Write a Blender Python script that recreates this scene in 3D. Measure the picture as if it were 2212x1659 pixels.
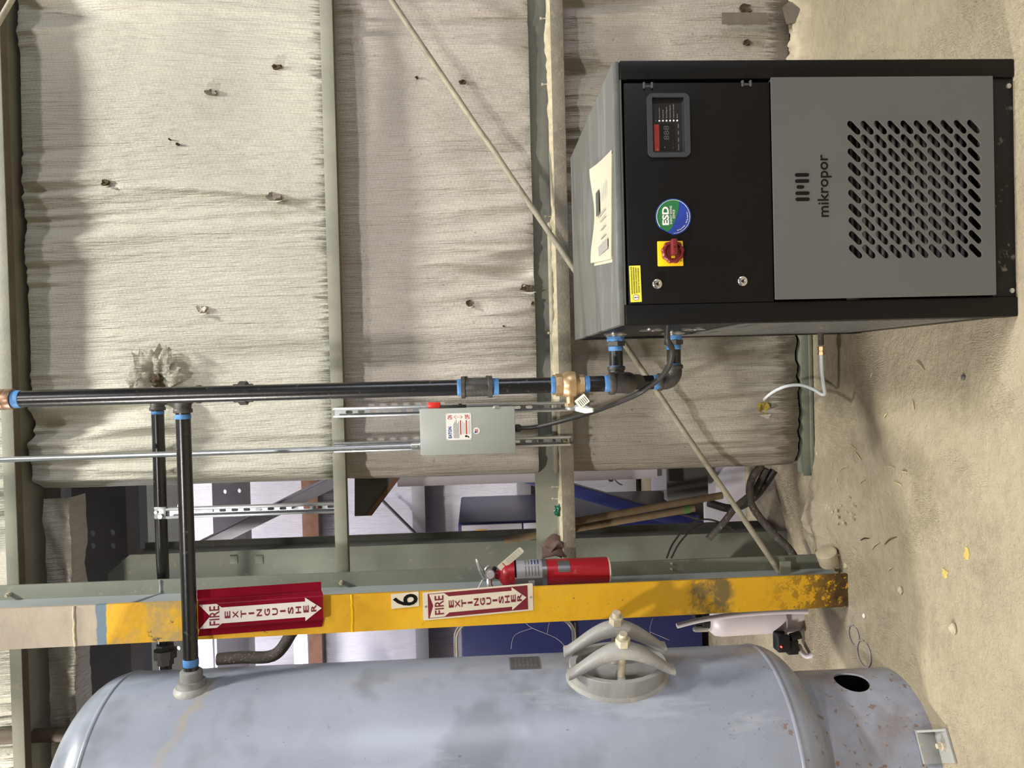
import bpy, bmesh, math, random
from mathutils import Vector, Matrix, noise
random.seed(11)
for o in list(bpy.data.objects):
    bpy.data.objects.remove(o)
scene = bpy.context.scene
COL = scene.collection

# ------------------------------------------------------------------ camera
FPX, CAMH = 1600.0, 1.322
_y, _t, _r = math.radians(0.8), math.radians(2.8), math.radians(1.5)
FW = Vector((-math.sin(_y) * math.cos(_t), math.cos(_y) * math.cos(_t), -math.sin(_t)))
_R0 = Vector((math.cos(_y), math.sin(_y), 0))
_D0 = FW.cross(_R0)
RT = _R0 * math.cos(_r) + _D0 * math.sin(_r)
DN = _D0 * math.cos(_r) - _R0 * math.sin(_r)
CAM = Vector((0, 0, CAMH))
cd = bpy.data.cameras.new('camera')
cam = bpy.data.objects.new('camera', cd)
COL.objects.link(cam)
cd.sensor_width = 36.0
cd.sensor_fit = 'HORIZONTAL'
cd.lens = FPX / 2212.0 * 36.0
cd.clip_start = 0.02
m3 = Matrix((DN, RT, -FW)).transposed()          # the photo was taken with the phone turned on its side
cam.matrix_world = Matrix.Translation(CAM) @ m3.to_4x4()
scene.camera = cam

# ------------------------------------------------------------------ world, lamps, exposure
world = bpy.data.worlds.new('world')
scene.world = world
world.use_nodes = True
world.node_tree.nodes['Background'].inputs[0].default_value = (0.86, 0.86, 0.92, 1)
world.node_tree.nodes['Background'].inputs[1].default_value = 0.05

def area(name, loc, target, sx, sy, power, col):
    l = bpy.data.lights.new(name, 'AREA')
    l.shape = 'RECTANGLE'
    l.size, l.size_y = sx, sy
    l.energy = power
    l.color = col
    o = bpy.data.objects.new(name, l)
    COL.objects.link(o)
    o.location = loc
    o.rotation_euler = (Vector(target) - Vector(loc)).to_track_quat('-Z', 'Y').to_euler()
    return o

area('assumed_ceiling_lamp_near_wall', (1.5, 0.85, 6.7), (0.3, 2.3, 0.8), 1.1, 0.22, 430, (1.0, 0.985, 0.88))  # unseen lamp, assumed from the long shadow below each girt
area('assumed_ceiling_lamp_behind', (2.4, -2.4, 5.7), (0.0, 2.6, 0.8), 1.3, 0.25, 90, (1.0, 0.91, 0.92))  # unseen lamp, assumed from the second, shorter girt shadow
area('assumed_ceiling_lamp_left', (-5.6, 0.3, 4.2), (0.4, 2.0, 0.2), 0.6, 0.3, 460, (1.0, 0.94, 0.84))  # unseen lamp, assumed from the tank's shadow across the floor
area('assumed_ceiling_lamp_far_room', (-2.0, 4.2, 4.4), (-1.6, 5.2, 0.5), 1.4, 0.5, 58, (0.90, 0.87, 1.0))  # unseen lamp, assumed for the bluish light beyond the open bay
area('assumed_bluish_light_right', (6.5, -2.2, 1.7), (-1.2, 2.2, 1.3), 2.4, 2.6, 160, (0.84, 0.88, 1.0))  # unseen bluish source, assumed from the tank's highlight; no doorway is known there
sl = bpy.data.lights.new('added_wall_spot', 'SPOT')  # added spot; its narrow cone lifts the lower wall and leaves the top dim
sl.energy, sl.color = 700, (1.0, 0.95, 0.90)
sl.spot_size, sl.spot_blend, sl.shadow_soft_size = math.radians(41), 1.0, 0.14
so = bpy.data.objects.new('added_wall_spot', sl)
COL.objects.link(so)
so.location = (-0.9, -2.6, 4.5)
so.rotation_euler = (Vector((-0.1, 2.7, 0.7)) - Vector(so.location)).to_track_quat('-Z', 'Y').to_euler()

scene.view_settings.view_transform = 'Standard'
scene.view_settings.look = 'None'
scene.view_settings.gamma = 1.0
scene.view_settings.use_curve_mapping = False
scene.view_settings.exposure = 0.0

# ------------------------------------------------------------------ helpers
def A(px, py, Y):
    d = FW + RT * ((829.5 - py) / FPX) + DN * ((px - 1106.0) / FPX)
    return CAM + d * (Y / d.y)

def AZ(px, py, Z):
    d = FW + RT * ((829.5 - py) / FPX) + DN * ((px - 1106.0) / FPX)
    return CAM + d * ((Z - CAMH) / d.z)

def AX(px, py, X):
    d = FW + RT * ((829.5 - py) / FPX) + DN * ((px - 1106.0) / FPX)
    return CAM + d * (X / d.x)

def rect(x0, y0, x1, y1, Y):
    xm, ym = (x0 + x1) / 2, (y0 + y1) / 2
    return A(xm, y1, Y).x, A(xm, y0, Y).x, A(x1, ym, Y).z, A(x0, ym, Y).z   # X0,X1,Z0,Z1

def lin(v):
    v /= 255.0
    return v / 12.92 if v <= 0.04045 else ((v + 0.055) / 1.055) ** 2.4

def rgb(r, g, b):
    return (lin(r), lin(g), lin(b), 1)

class NT:
    """small node-tree writer"""
    def __init__(s, name):
        s.m = bpy.data.materials.new(name)
        s.m.use_nodes = True
        s.t = s.m.node_tree
        s.b = s.t.nodes['Principled BSDF']
        s.tc = s.t.nodes.new('ShaderNodeTexCoord')
    def n(s, kind, **kw):
        nd = s.t.nodes.new(kind)
        for k, v in kw.items():
            setattr(nd, k, v)
        return nd
    def l(s, a, b):
        s.t.links.new(a, b)
    def mapping(s, scale=(1, 1, 1), rot=(0, 0, 0), loc=(0, 0, 0)):
        mp = s.n('ShaderNodeMapping')
        mp.inputs['Scale'].default_value = scale
        mp.inputs['Rotation'].default_value = rot
        mp.inputs['Location'].default_value = loc
        s.l(s.tc.outputs['Object'], mp.inputs[0])
        return mp.outputs[0]
    def noise(s, scale, detail=3, rough=.55, vec=None):
        nd = s.n('ShaderNodeTexNoise')
        nd.inputs['Scale'].default_value = scale
        nd.inputs['Detail'].default_value = detail
        nd.inputs['Roughness'].default_value = rough
        s.l(vec or s.tc.outputs['Object'], nd.inputs['Vector'])
        return nd.outputs['Fac']
    def ramp(s, fac, stops):
        r = s.n('ShaderNodeValToRGB')
        e = r.color_ramp.elements
        while len(e) > 1:
            e.remove(e[0])
        e[0].position, e[0].color = stops[0]
        for p, c in stops[1:]:
            x = e.new(p)
            x.color = c
        s.l(fac, r.inputs[0])
        return r.outputs[0]
    def bw(s, fac, a, b, va=0., vb=1.):
        return s.ramp(fac, [(a, (va, va, va, 1)), (b, (vb, vb, vb, 1))])
    def mix(s, fac, a, b, mode='MIX'):
        m = s.n('ShaderNodeMix', data_type='RGBA', blend_type=mode)
        for sock, val in ((m.inputs['Factor'], fac), (m.inputs['A'], a), (m.inputs['B'], b)):
            pass
        if isinstance(fac, (int, float)):
            m.inputs[0].default_value = fac
        else:
            s.l(fac, m.inputs[0])
        for idx, v in ((6, a), (7, b)):
            if isinstance(v, tuple):
                m.inputs[idx].default_value = v
            else:
                s.l(v, m.inputs[idx])
        return m.outputs[2]
    def math(s, op, a, b=0.0, clamp=False):
        m = s.n('ShaderNodeMath', operation=op, use_clamp=clamp)
        for i, v in enumerate((a, b)):
            if isinstance(v, (int, float)):
                m.inputs[i].default_value = v
            else:
                s.l(v, m.inputs[i])
        return m.outputs[0]
    def sep(s):
        x = s.n('ShaderNodeSeparateXYZ')
        s.l(s.tc.outputs['Object'], x.inputs[0])
        return x.outputs
    def bump(s, h, strength=.3, dist=.005, prev=None):
        b = s.n('ShaderNodeBump')
        b.inputs['Strength'].default_value = strength
        b.inputs['Distance'].default_value = dist
        s.l(h, b.inputs['Height'])
        if prev:
            s.l(prev, b.inputs['Normal'])
        s.l(b.outputs[0], s.b.inputs['Normal'])
        return b.outputs[0]
    def col(s, c):
        if isinstance(c, tuple):
            s.b.inputs['Base Color'].default_value = c
        else:
            s.l(c, s.b.inputs['Base Color'])
    def set(s, rough=.5, metal=0., spec=.5):
        s.b.inputs['Roughness'].default_value = rough
        s.b.inputs['Metallic'].default_value = metal
        s.b.inputs['Specular IOR Level'].default_value = spec
        return s.m

def sc(c, k):
    return tuple(min(1, max(0, v * k)) for v in c[:3]) + (1,)

def pm(name, c, rough=.5, metal=0., var=.18, scale=9., bump=0., bscale=120., spec=.5, dust=0., dustc=None):
    t = NT(name)
    base = t.ramp(t.noise(scale, 4), [(.3, sc(c, 1 - var)), (.7, sc(c, 1 + var))])
    if dust:
        f = t.bw(t.noise(scale * 4.3, 6, .65), .62 - dust * .25, .75 - dust * .2, 0, .8)
        base = t.mix(f, base, dustc or rgb(165, 158, 140))
    t.col(base)
    if bump:
        t.bump(t.noise(bscale, 4), bump, .003)
    return t.set(rough, metal, spec)

class B:
    """collects shapes, links them as one mesh object"""
    def __init__(s):
        s.bm = bmesh.new()
    def box(s, x0, x1, y0, y1, z0, z1, bev=0., M=None, seg=2):
        r = bmesh.ops.create_cube(s.bm, size=1.0)
        vs = r['verts']
        T = Matrix.Translation(((x0 + x1) / 2, (y0 + y1) / 2, (z0 + z1) / 2)) @ Matrix.Diagonal((abs(x1 - x0), abs(y1 - y0), abs(z1 - z0), 1))
        bmesh.ops.transform(s.bm, matrix=(M @ T) if M else T, verts=vs)
        if bev:
            es = list({e for v in vs for e in v.link_edges})
            bmesh.ops.bevel(s.bm, geom=es, offset=bev, segments=seg, affect='EDGES', profile=.5)
        return s
    def cyl(s, p0, p1, r0, r1=None, seg=24, caps=True):
        p0, p1 = Vector(p0), Vector(p1)
        d = p1 - p0
        q = d.to_track_quat('Z', 'Y').to_matrix().to_4x4()
        bmesh.ops.create_cone(s.bm, cap_ends=caps, cap_tris=False, segments=seg, radius1=r0, radius2=r0 if r1 is None else r1,
                              depth=d.length, matrix=Matrix.Translation((p0 + p1) / 2) @ q)
        return s
    def lathe(s, base, axis, prof, seg=32, start=None):
        """prof: (radius, height along axis)"""
        axis = Vector(axis).normalized()
        q = axis.to_track_quat('Z', 'Y').to_matrix()
        base = Vector(base)
        rings = []
        for r, h in prof:
            rings.append([s.bm.verts.new(base + q @ Vector((r * math.cos(2 * math.pi * i / seg), r * math.sin(2 * math.pi * i / seg), h))) for i in range(seg)])
        for a, b in zip(rings, rings[1:]):
            for i in range(seg):
                j = (i + 1) % seg
                s.bm.faces.new((a[i], a[j], b[j], b[i]))
        if prof[0][0] > 1e-5:
            s.bm.faces.new(rings[0][::-1])
        if prof[-1][0] > 1e-5:
            s.bm.faces.new(rings[-1])
        return s
    def tube(s, pts, r, seg=10, sub=6, caps=True):
        P = [Vector(p) for p in pts]
        R = r if isinstance(r, (list, tuple)) else [r] * len(P)
        if sub > 1 and len(P) > 2:
            Q, S = [], []
            for i in range(len(P) - 1):
                a, b, c, d = P[max(i - 1, 0)], P[i], P[i + 1], P[min(i + 2, len(P) - 1)]
                for k in range(sub):
                    t = k / sub
                    Q.append(.5 * ((2 * b) + (c - a) * t + (2 * a - 5 * b + 4 * c - d) * t * t + (3 * b - a - 3 * c + d) * t ** 3))
                    S.append(R[i] * (1 - t) + R[i + 1] * t)
            Q.append(P[-1]); S.append(R[-1])
            P, R = Q, S
        up = None
        prev = None
        for i, p in enumerate(P):
            d = (P[min(i + 1, len(P) - 1)] - P[max(i - 1, 0)]).normalized()
            if up is None:
                up = d.orthogonal().normalized()
            up = (up - d * up.dot(d)).normalized()
            w = d.cross(up)
            ring = [s.bm.verts.new(p + (up * math.cos(2 * math.pi * k / seg) + w * math.sin(2 * math.pi * k / seg)) * R[i]) for k in range(seg)]
            if prev:
                for k in range(seg):
                    j = (k + 1) % seg
                    s.bm.faces.new((prev[k], prev[j], ring[j], ring[k]))
            elif caps:
                s.bm.faces.new(ring[::-1])
            prev = ring
        if caps:
            s.bm.faces.new(prev)
        return s
    def prism(s, pts, vec):
        vec = Vector(vec)
        a = [s.bm.verts.new(Vector(p)) for p in pts]
        b = [s.bm.verts.new(Vector(p) + vec) for p in pts]
        n = len(a)
        s.bm.faces.new(a[::-1])
        s.bm.faces.new(b)
        for i in range(n):
            j = (i + 1) % n
            s.bm.faces.new((a[i], a[j], b[j], b[i]))
        return s
    def bar(s, p0, p1, w, d, side, bev=0.):
        """rectangular bar from p0 to p1; w across 'side', d across the third axis"""
        p0, p1 = Vector(p0), Vector(p1)
        z = (p1 - p0).normalized()
        x = Vector(side); x = (x - z * x.dot(z)).normalized()
        y = z.cross(x)
        M = Matrix((x, y, z)).transposed().to_4x4()
        M.translation = (p0 + p1) / 2
        L = (p1 - p0).length
        return s.box(-w / 2, w / 2, -d / 2, d / 2, -L / 2, L / 2, bev, M)
    def out(s, name, mat, parent=None, smooth=40, sub=0):
        me = bpy.data.meshes.new(name)
        bmesh.ops.recalc_face_normals(s.bm, faces=s.bm.faces)
        s.bm.to_mesh(me)
        s.bm.free()
        return link(name, me, mat, parent, smooth)

def link(name, me, mat, parent=None, smooth=40):
    o = bpy.data.objects.new(name, me)
    COL.objects.link(o)
    if mat:
        me.materials.clear()
        me.materials.append(mat)
    if smooth:
        me.polygons.foreach_set('use_smooth', [True] * len(me.polygons))
        me.set_sharp_from_angle(angle=math.radians(smooth))
    if parent:
        o.parent = parent
        if parent.type == 'EMPTY':
            o.matrix_parent_inverse = Matrix.Translation(-parent.location)
    return o

def thing(name, label, cat, loc, group=None):
    o = bpy.data.objects.new(name, None)
    COL.objects.link(o)
    o.empty_display_size = .05
    o.location = loc
    o['label'], o['category'] = label, cat
    if group:
        o['group'] = group
    return o

def tag(o, label, cat, group=None):
    o['label'], o['category'] = label, cat
    if group:
        o['group'] = group
    return o

def struct(o):
    o['kind'] = 'structure'
    return o

def frame(origin, xax, up):
    x = Vector(xax).normalized()
    y = Vector(up); y = (y - x * y.dot(x)).normalized()
    z = x.cross(y)
    M = Matrix((x, y, z)).transposed().to_4x4()
    M.translation = Vector(origin)
    return M

FRONT = lambda p: frame(p, (1, 0, 0), (0, 0, 1))      # local x right, y up, z towards the viewer

def cmesh(cu, name):
    ob = bpy.data.objects.new('tmp', cu)
    COL.objects.link(ob)
    dg = bpy.context.evaluated_depsgraph_get()
    me = bpy.data.meshes.new_from_object(ob.evaluated_get(dg))
    me.name = name
    bpy.data.objects.remove(ob)
    return me

def txt(name, s, M, h, mat, parent, w=None, bold=0., align='CENTER', ext=.0004, space=1.0):
    """flat lettering: h = capital height in metres, w = forced total width"""
    cu = bpy.data.curves.new('t', 'FONT')
    cu.body = s
    cu.size = h / .70
    cu.extrude = ext
    cu.offset = bold * h
    cu.align_x = align
    cu.space_character = space
    cu.resolution_u = 3
    me = cmesh(cu, name)
    if w:
        xs = [v.co.x for v in me.vertices]
        cw = max(xs) - min(xs)
        me.transform(Matrix.Diagonal((w / cw, 1, 1, 1)))
    me.transform(M)
    return link(name, me, mat, parent, 0)

def plate(name, outer, holes, M, th, mat, parent, smooth=30):
    """flat sheet with holes; outlines in local xy, thickness th centred on local z=0"""
    cu = bpy.data.curves.new('p', 'CURVE')
    cu.dimensions = '2D'
    cu.fill_mode = 'BOTH'
    cu.extrude = th / 2
    for pl in [outer] + holes:
        sp = cu.splines.new('POLY')
        sp.points.add(len(pl) - 1)
        for p, q in zip(sp.points, pl):
            p.co = (q[0], q[1], 0, 1)
        sp.use_cyclic_u = True
    me = cmesh(cu, name)
    me.transform(M)
    return link(name, me, mat, parent, smooth)

def stadium(cx, cy, dx, dy, r, n=6):
    """slot whose end-circle centres are at +-(dx,dy)"""
    a0 = math.atan2(dy, dx)
    pts = []
    for s_, base in ((1, a0 - math.pi / 2), (-1, a0 + math.pi / 2)):
        for k in range(n + 1):
            a = base + math.pi * k / n
            pts.append((cx + s_ * dx + r * math.cos(a), cy + s_ * dy + r * math.sin(a)))
    return pts

def rrect(x0, x1, y0, y1, r, n=5):
    pts = []
    for cx, cy, b in ((x1 - r, y1 - r, 0), (x0 + r, y1 - r, 90), (x0 + r, y0 + r, 180), (x1 - r, y0 + r, 270)):
        for k in range(n + 1):
            a = math.radians(b + 90 * k / n)
            pts.append((cx + r * math.cos(a), cy + r * math.sin(a)))
    return pts

def ellipse(cx, cy, rx, ry, n=40, a0=0, a1=360):
    return [(cx + rx * math.cos(math.radians(a0 + (a1 - a0) * k / n)), cy + ry * math.sin(math.radians(a0 + (a1 - a0) * k / n))) for k in range(n if a1 - a0 == 360 else n + 1)]

# ------------------------------------------------------------------ materials
def insulation(name, c, dirt, fringe_z=None, dirtc=rgb(96, 88, 74)):
    t = NT(name)
    big = t.noise(1.6, 4)
    base = t.ramp(big, [(.3, sc(c, .86)), (.7, sc(c, 1.08))])
    stain = t.bw(t.noise(2.3, 5, .6, t.mapping((1, 1, 1), loc=(3, 7, 1))), .5, .72)
    base = t.mix(t.math('MULTIPLY', stain, dirt * .55), base, sc(c, .62))
    speck = t.bw(t.noise(70, 3, .6), .64, .74)
    base = t.mix(t.math('MULTIPLY', speck, dirt * .7), base, dirtc)
    # woven scrim threads: close verticals, wider diagonals
    w1 = t.n('ShaderNodeTexWave', wave_type='BANDS', bands_direction='X', wave_profile='SIN')
    w1.inputs['Scale'].default_value = 38
    w1.inputs['Distortion'].default_value = .3
    t.l(t.mapping((1, 0, 1)), w1.inputs[0])
    d1 = t.n('ShaderNodeTexWave', wave_type='BANDS', bands_direction='X')
    d1.inputs['Scale'].default_value = 22
    t.l(t.mapping((1, 0, 1), (0, math.radians(72), 0)), d1.inputs[0])
    d2 = t.n('ShaderNodeTexWave', wave_type='BANDS', bands_direction='X')
    d2.inputs['Scale'].default_value = 22
    t.l(t.mapping((1, 0, 1), (0, math.radians(-72), 0)), d2.inputs[0])
    thr = t.math('MINIMUM', t.bw(w1.outputs['Fac'], .02, .4), t.math('MINIMUM', t.bw(d1.outputs['Fac'], .0, .12), t.bw(d2.outputs['Fac'], .0, .12)))
    base = t.mix(t.math('MULTIPLY', t.math('SUBTRACT', 1, thr), .24), base, sc(c, .45))
    if fringe_z is not None:
        z = t.sep()[2]
        jag = t.noise(9, 5, .7, t.mapping((9, 1, .6)))
        k = t.math('SUBTRACT', t.math('ADD', fringe_z, t.math('MULTIPLY', t.math('SUBTRACT', jag, .42), .28)), z)
        fr = t.math('MULTIPLY', k, 25, True)
        base = t.mix(t.math('MULTIPLY', fr, .75), base, dirtc)
    t.col(base)
    fine = t.noise(11, 5, .6, t.mapping((9, 1, .7)))
    b = t.bump(fine, .8, .018)
    t.bump(thr, .25, .0015, b)
    return t.set(.34, 0, .6)

M_INS_TOP = insulation('insulation_cream', rgb(212, 209, 194), .35, None)
M_INS_TOPF = insulation('insulation_cream_fringed', rgb(212, 209, 194), .35, 1.885)
M_INS_MID = insulation('insulation_dusty', rgb(206, 198, 186), .75, 1.06)
M_INS_LOW = insulation('insulation_grimy', rgb(190, 183, 170), .9, .13)
M_INS_FAR = insulation('insulation_white', rgb(216, 212, 222), .15)
M_GIRT2 = pm('dust_caked_steel', rgb(122, 116, 102), .75, 0, .2, 12, .6, 120, dust=.4, dustc=rgb(142, 132, 112))
M_GIRT = pm('dusty_grey_green_steel', rgb(138, 138, 124), .6, 0, .14, 6, .25, 90, dust=.25, dustc=rgb(150, 142, 122))
M_GIRTD = pm('primer_brown', rgb(98, 86, 74), .7, 0, .2, 10)  # rusty brown of the girt lips, the left pipe shares it
M_STEELD = pm('dark_grey_steel', rgb(88, 87, 84), .6, 0, .15, 7, .2)
M_STEELL = pm('grey_painted_steel', rgb(150, 146, 150), .55, 0, .12, 5, .15)
M_STEELG = pm('green_grey_steel', rgb(118, 122, 112), .55, 0, .12, 5, .15, 90, dust=.05)
M_DUST = pm('settled_dust', rgb(178, 168, 142), .95, 0, .2, 40, .9, 180)
M_RUST = pm('rusty_steel', rgb(118, 84, 66), .8, 0, .25, 12, .4)
M_GALV = pm('galvanised_steel', rgb(190, 194, 196), .32, .85, .1, 30)
M_ZINC = pm('zinc_plate', rgb(205, 205, 200), .3, .8, .1, 60)
M_BLKPIPE = pm('black_lacquered_pipe', rgb(26, 26, 27), .28, 0, .35, 14, .08, 60, .6, dust=.06, dustc=rgb(95, 88, 76))
M_FIT = pm('cast_iron_fitting', rgb(72, 70, 68), .5, .35, .2, 30, .3, 220)
M_TAPE = pm('blue_thread_tape', rgb(74, 126, 182), .5, 0, .2, 30, .4, 90)
M_BRASS = pm('brass', rgb(196, 168, 128), .38, .75, .12, 25, .1, 160)
M_COPPER = pm('copper_cap', rgb(150, 120, 100), .4, .6, .2, 20)
M_DRBLK = pm('dryer_black_paint', rgb(15, 14, 14), .45, 0, .12, 4, .06, 600, .22)
M_DRBASE = pm('dryer_black_scuffed', rgb(21, 20, 20), .5, 0, .12, 4, .06, 600, .3, dust=.12, dustc=rgb(150, 140, 122))
M_DRGRY = pm('dryer_grey_paint', rgb(92, 92, 90), .40, 0, .05, 4, .05, 700, .5)
def top_mat():
    t = NT('dryer_top_smeared')
    c = rgb(94, 96, 94)
    sm = t.bw(t.noise(3.2, 5, .65, t.mapping((1.2, 7, 1), (0, 0, .3))), .52, .74)
    t.col(t.mix(t.math('MULTIPLY', sm, .5), c, rgb(142, 146, 148)))
    return t.set(.36, 0, .5)
M_DRTOP = top_mat()
M_DRDKG = pm('dryer_charcoal_paint', rgb(72, 74, 72), .42, 0, .06, 4)
M_BEZEL = pm('bezel_plastic', rgb(56, 57, 63), .38, 0, .05, 8)
M_BLACK = pm('matt_black', rgb(16, 16, 17), .5, 0, .1, 20)
M_SCREEN = pm('dark_screen', rgb(9, 11, 17), .12, 0, .05, 20)
M_WHITE = pm('white_print', rgb(232, 230, 224), .5, 0, .03, 20)
M_GREY = pm('grey_print', rgb(150, 148, 142), .6, 0, .05, 20)
M_INK = pm('black_print', rgb(18, 17, 16), .7, 0, .05, 20, spec=.15)
M_PAPER = pm('cream_paper', rgb(236, 232, 214), .7, 0, .04, 12)
M_REDLBL = pm('red_label', rgb(150, 44, 34), .5, 0, .08, 30)
M_KNOB = pm('maroon_red_plastic', rgb(116, 34, 36), .42, 0, .06, 20)
M_YPLATE = pm('yellow_plastic', rgb(248, 200, 18), .4, 0, .05, 20)
M_YSTICK = pm('yellow_sticker', rgb(232, 226, 78), .5, 0, .05, 20)
M_GREEN = pm('sticker_green', rgb(38, 112, 62), .45, 0, .05, 20)
M_BLUEST = pm('sticker_blue', rgb(36, 64, 158), .45, 0, .06, 20)
M_CHROME = pm('chrome', rgb(210, 208, 204), .18, .9, .05, 20)
M_BOX = pm('light_grey_enamel', rgb(158, 162, 156), .4, 0, .05, 4)
M_REDPL = pm('red_plastic', rgb(206, 44, 36), .35, 0, .06, 20)
M_BLUEINK = pm('blue_ink', rgb(24, 70, 160), .5, 0, .05, 20)
M_REDINK = pm('red_ink', rgb(190, 40, 40), .5, 0, .05, 20)
M_CABLE = pm('black_cable_rubber', rgb(44, 42, 42), .5, 0, .15, 30, .1)
M_CABLED = pm('dusty_hose_rubber', rgb(74, 68, 62), .75, 0, .2, 20, .2, 90, dust=.2)
M_TUBE = pm('milky_plastic_tube', rgb(226, 230, 236), .3, 0, .04, 20)
M_ROD = pm('dusty_steel_rod', rgb(150, 144, 126), .65, 0, .2, 25, .5, 140)
M_TANKM = pm('cast_grey', rgb(150, 150, 148), .5, 0, .12, 9, .3, 80, dust=.2, dustc=rgb(178, 168, 144))
M_NUT = pm('dusty_nut', rgb(190, 180, 158), .6, .2, .15, 40)
M_SIGNW = pm('aged_sign_white', rgb(224, 214, 192), .4, 0, .06, 14)
M_SIGNW2 = pm('sign_white', rgb(226, 220, 214), .35, 0, .06, 14)
M_MAROON = pm('sign_maroon', rgb(120, 34, 48), .4, 0, .08, 14)
M_SIGNRED = pm('sign_red', rgb(168, 30, 56), .14, 0, .1, 8)
M_EXTRED = pm('extinguisher_red', rgb(160, 22, 36), .35, 0, .14, 9, .1, 90, dust=.05, dustc=rgb(150, 120, 110))
M_LBLW = pm('extinguisher_label', rgb(206, 208, 216), .45, 0, .06, 20)
M_LBLG = pm('extinguisher_label_grey', rgb(140, 138, 134), .45, 0, .08, 20)
M_RAG = pm('brown_rag', rgb(92, 72, 66), .9, 0, .2, 20, .4, 200)
M_NAVY = pm('navy_blue_paint', rgb(30, 38, 92), .35, 0, .1, 5)
M_CABG = pm('cabinet_grey', rgb(184, 182, 194), .45, 0, .05, 5)
M_WOOD = pm('weathered_wood', rgb(106, 88, 64), .75, 0, .25, 16, .3, 80)
M_JUG = pm('white_plastic', rgb(206, 198, 204), .4, 0, .06, 7)
M_ORANGE = pm('orange_label', rgb(226, 160, 50), .5, 0, .05, 20)
M_GREENP = pm('green_plastic', rgb(70, 110, 60), .5, 0, .1, 20)
M_FLUFF = pm('torn_brown_fibre', rgb(74, 62, 44), .95, 0, .5, 90, .9, 120)
M_YFOAM = pm('yellow_foam', rgb(160, 138, 60), .9, 0, .3, 60, .7, 120)
M_DUCT = pm('grey_duct_tape', rgb(112, 104, 92), .6, 0, .15, 20, .3, 60)
M_STRAW = pm('straw', rgb(190, 176, 140), .8, 0, .2, 30)
M_CONC = pm('rough_concrete', rgb(182, 170, 146), .9, 0, .2, 14, .8, 60)
M_WEB = pm('column_web_paint', rgb(158, 166, 170), .5, 0, .1, 5, .1, 90)
M_OFLANGE = pm('column_green_paint', rgb(116, 120, 108), .55, 0, .12, 6, .2, 90, dust=.08, dustc=rgb(150, 150, 140))

def lamp_mat():
    t = NT('lit_tube')
    t.b.inputs['Emission Color'].default_value = (.95, .97, 1, 1)
    t.b.inputs['Emission Strength'].default_value = 7
    t.col(rgb(240, 240, 245))
    return t.set(.4)
M_LIT = lamp_mat()

def led_mat():
    t = NT('red_led')
    t.b.inputs['Emission Color'].default_value = (1, .05, .03, 1)
    t.b.inputs['Emission Strength'].default_value = 6
    t.col(rgb(220, 30, 20))
    return t.set(.3)
M_LED = led_mat()

# ------------------------------------------------------------------ floor
def floor_mat():
    t = NT('dusty_concrete_floor')
    base = t.ramp(t.noise(2.2, 5, .6), [(.3, rgb(160, 149, 126)), (.55, rgb(188, 175, 150)), (.75, rgb(202, 190, 166))])
    fine = t.noise(26, 6, .7)
    base = t.mix(t.bw(fine, .35, .7, 0, .5), base, rgb(210, 197, 172))
    base = t.mix(t.bw(t.noise(140, 3), .66, .74, 0, .6), base, rgb(120, 108, 86))
    t.col(base)
    v = t.n('ShaderNodeTexVoronoi', feature='DISTANCE_TO_EDGE')
    v.inputs['Scale'].default_value = 62
    warp = t.mix(.05, t.tc.outputs['Object'], t.n('ShaderNodeTexNoise').outputs['Color'], 'ADD')
    t.l(warp, v.inputs['Vector'])
    prints = t.bw(t.noise(3.2, 2, .5, t.mapping((1, 1, 1), loc=(5, 2, 0))), .5, .62)
    vv = t.math('MULTIPLY', t.bw(v.outputs['Distance'], .02, .12), prints)
    w = t.n('ShaderNodeTexWave', wave_type='BANDS')
    w.inputs['Scale'].default_value = 42
    w.inputs['Distortion'].default_value = 14
    w.inputs['Detail'].default_value = 2
    w.inputs['Detail Scale'].default_value = .7
    t.l(t.tc.outputs['Object'], w.inputs[0])
    ww = t.math('MULTIPLY', w.outputs['Fac'], t.bw(t.noise(2.6, 2, .5), .52, .62))
    b = t.bump(t.noise(22, 8, .72), 1.0, .022)
    b = t.bump(vv, .35, .004, b)
    t.bump(ww, .5, .006, b)
    return t.set(.9, 0, .2)
M_FLOOR = floor_mat()
b = B()
b.box(-5, 5, -4, 7, -.12, 0)
struct(b.out('floor', M_FLOOR, None, 0))

# ------------------------------------------------------------------ back wall: siding, insulation blankets, girts
YG, YI = 2.74, 2.875                 # girt faces, insulation face
XL = -0.40                           # left edge of the insulated part: open doorway beyond
Z_G1T, Z_G1B = 1.853, 1.808
Z_G2T, Z_G2B = 1.012, 0.965
Z_G0T, Z_G0B = A(14, 1240, YG).z, A(40, 1240, YG).z

b = B()
b.box(XL, 3.2, 2.99, 3.02, 0, 3.7)
b.box(-4.2, XL, 2.99, 3.02, Z_G0B - .02, 3.7)
wall = struct(b.out('wall_back', M_STEELL, None, 0))

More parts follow.
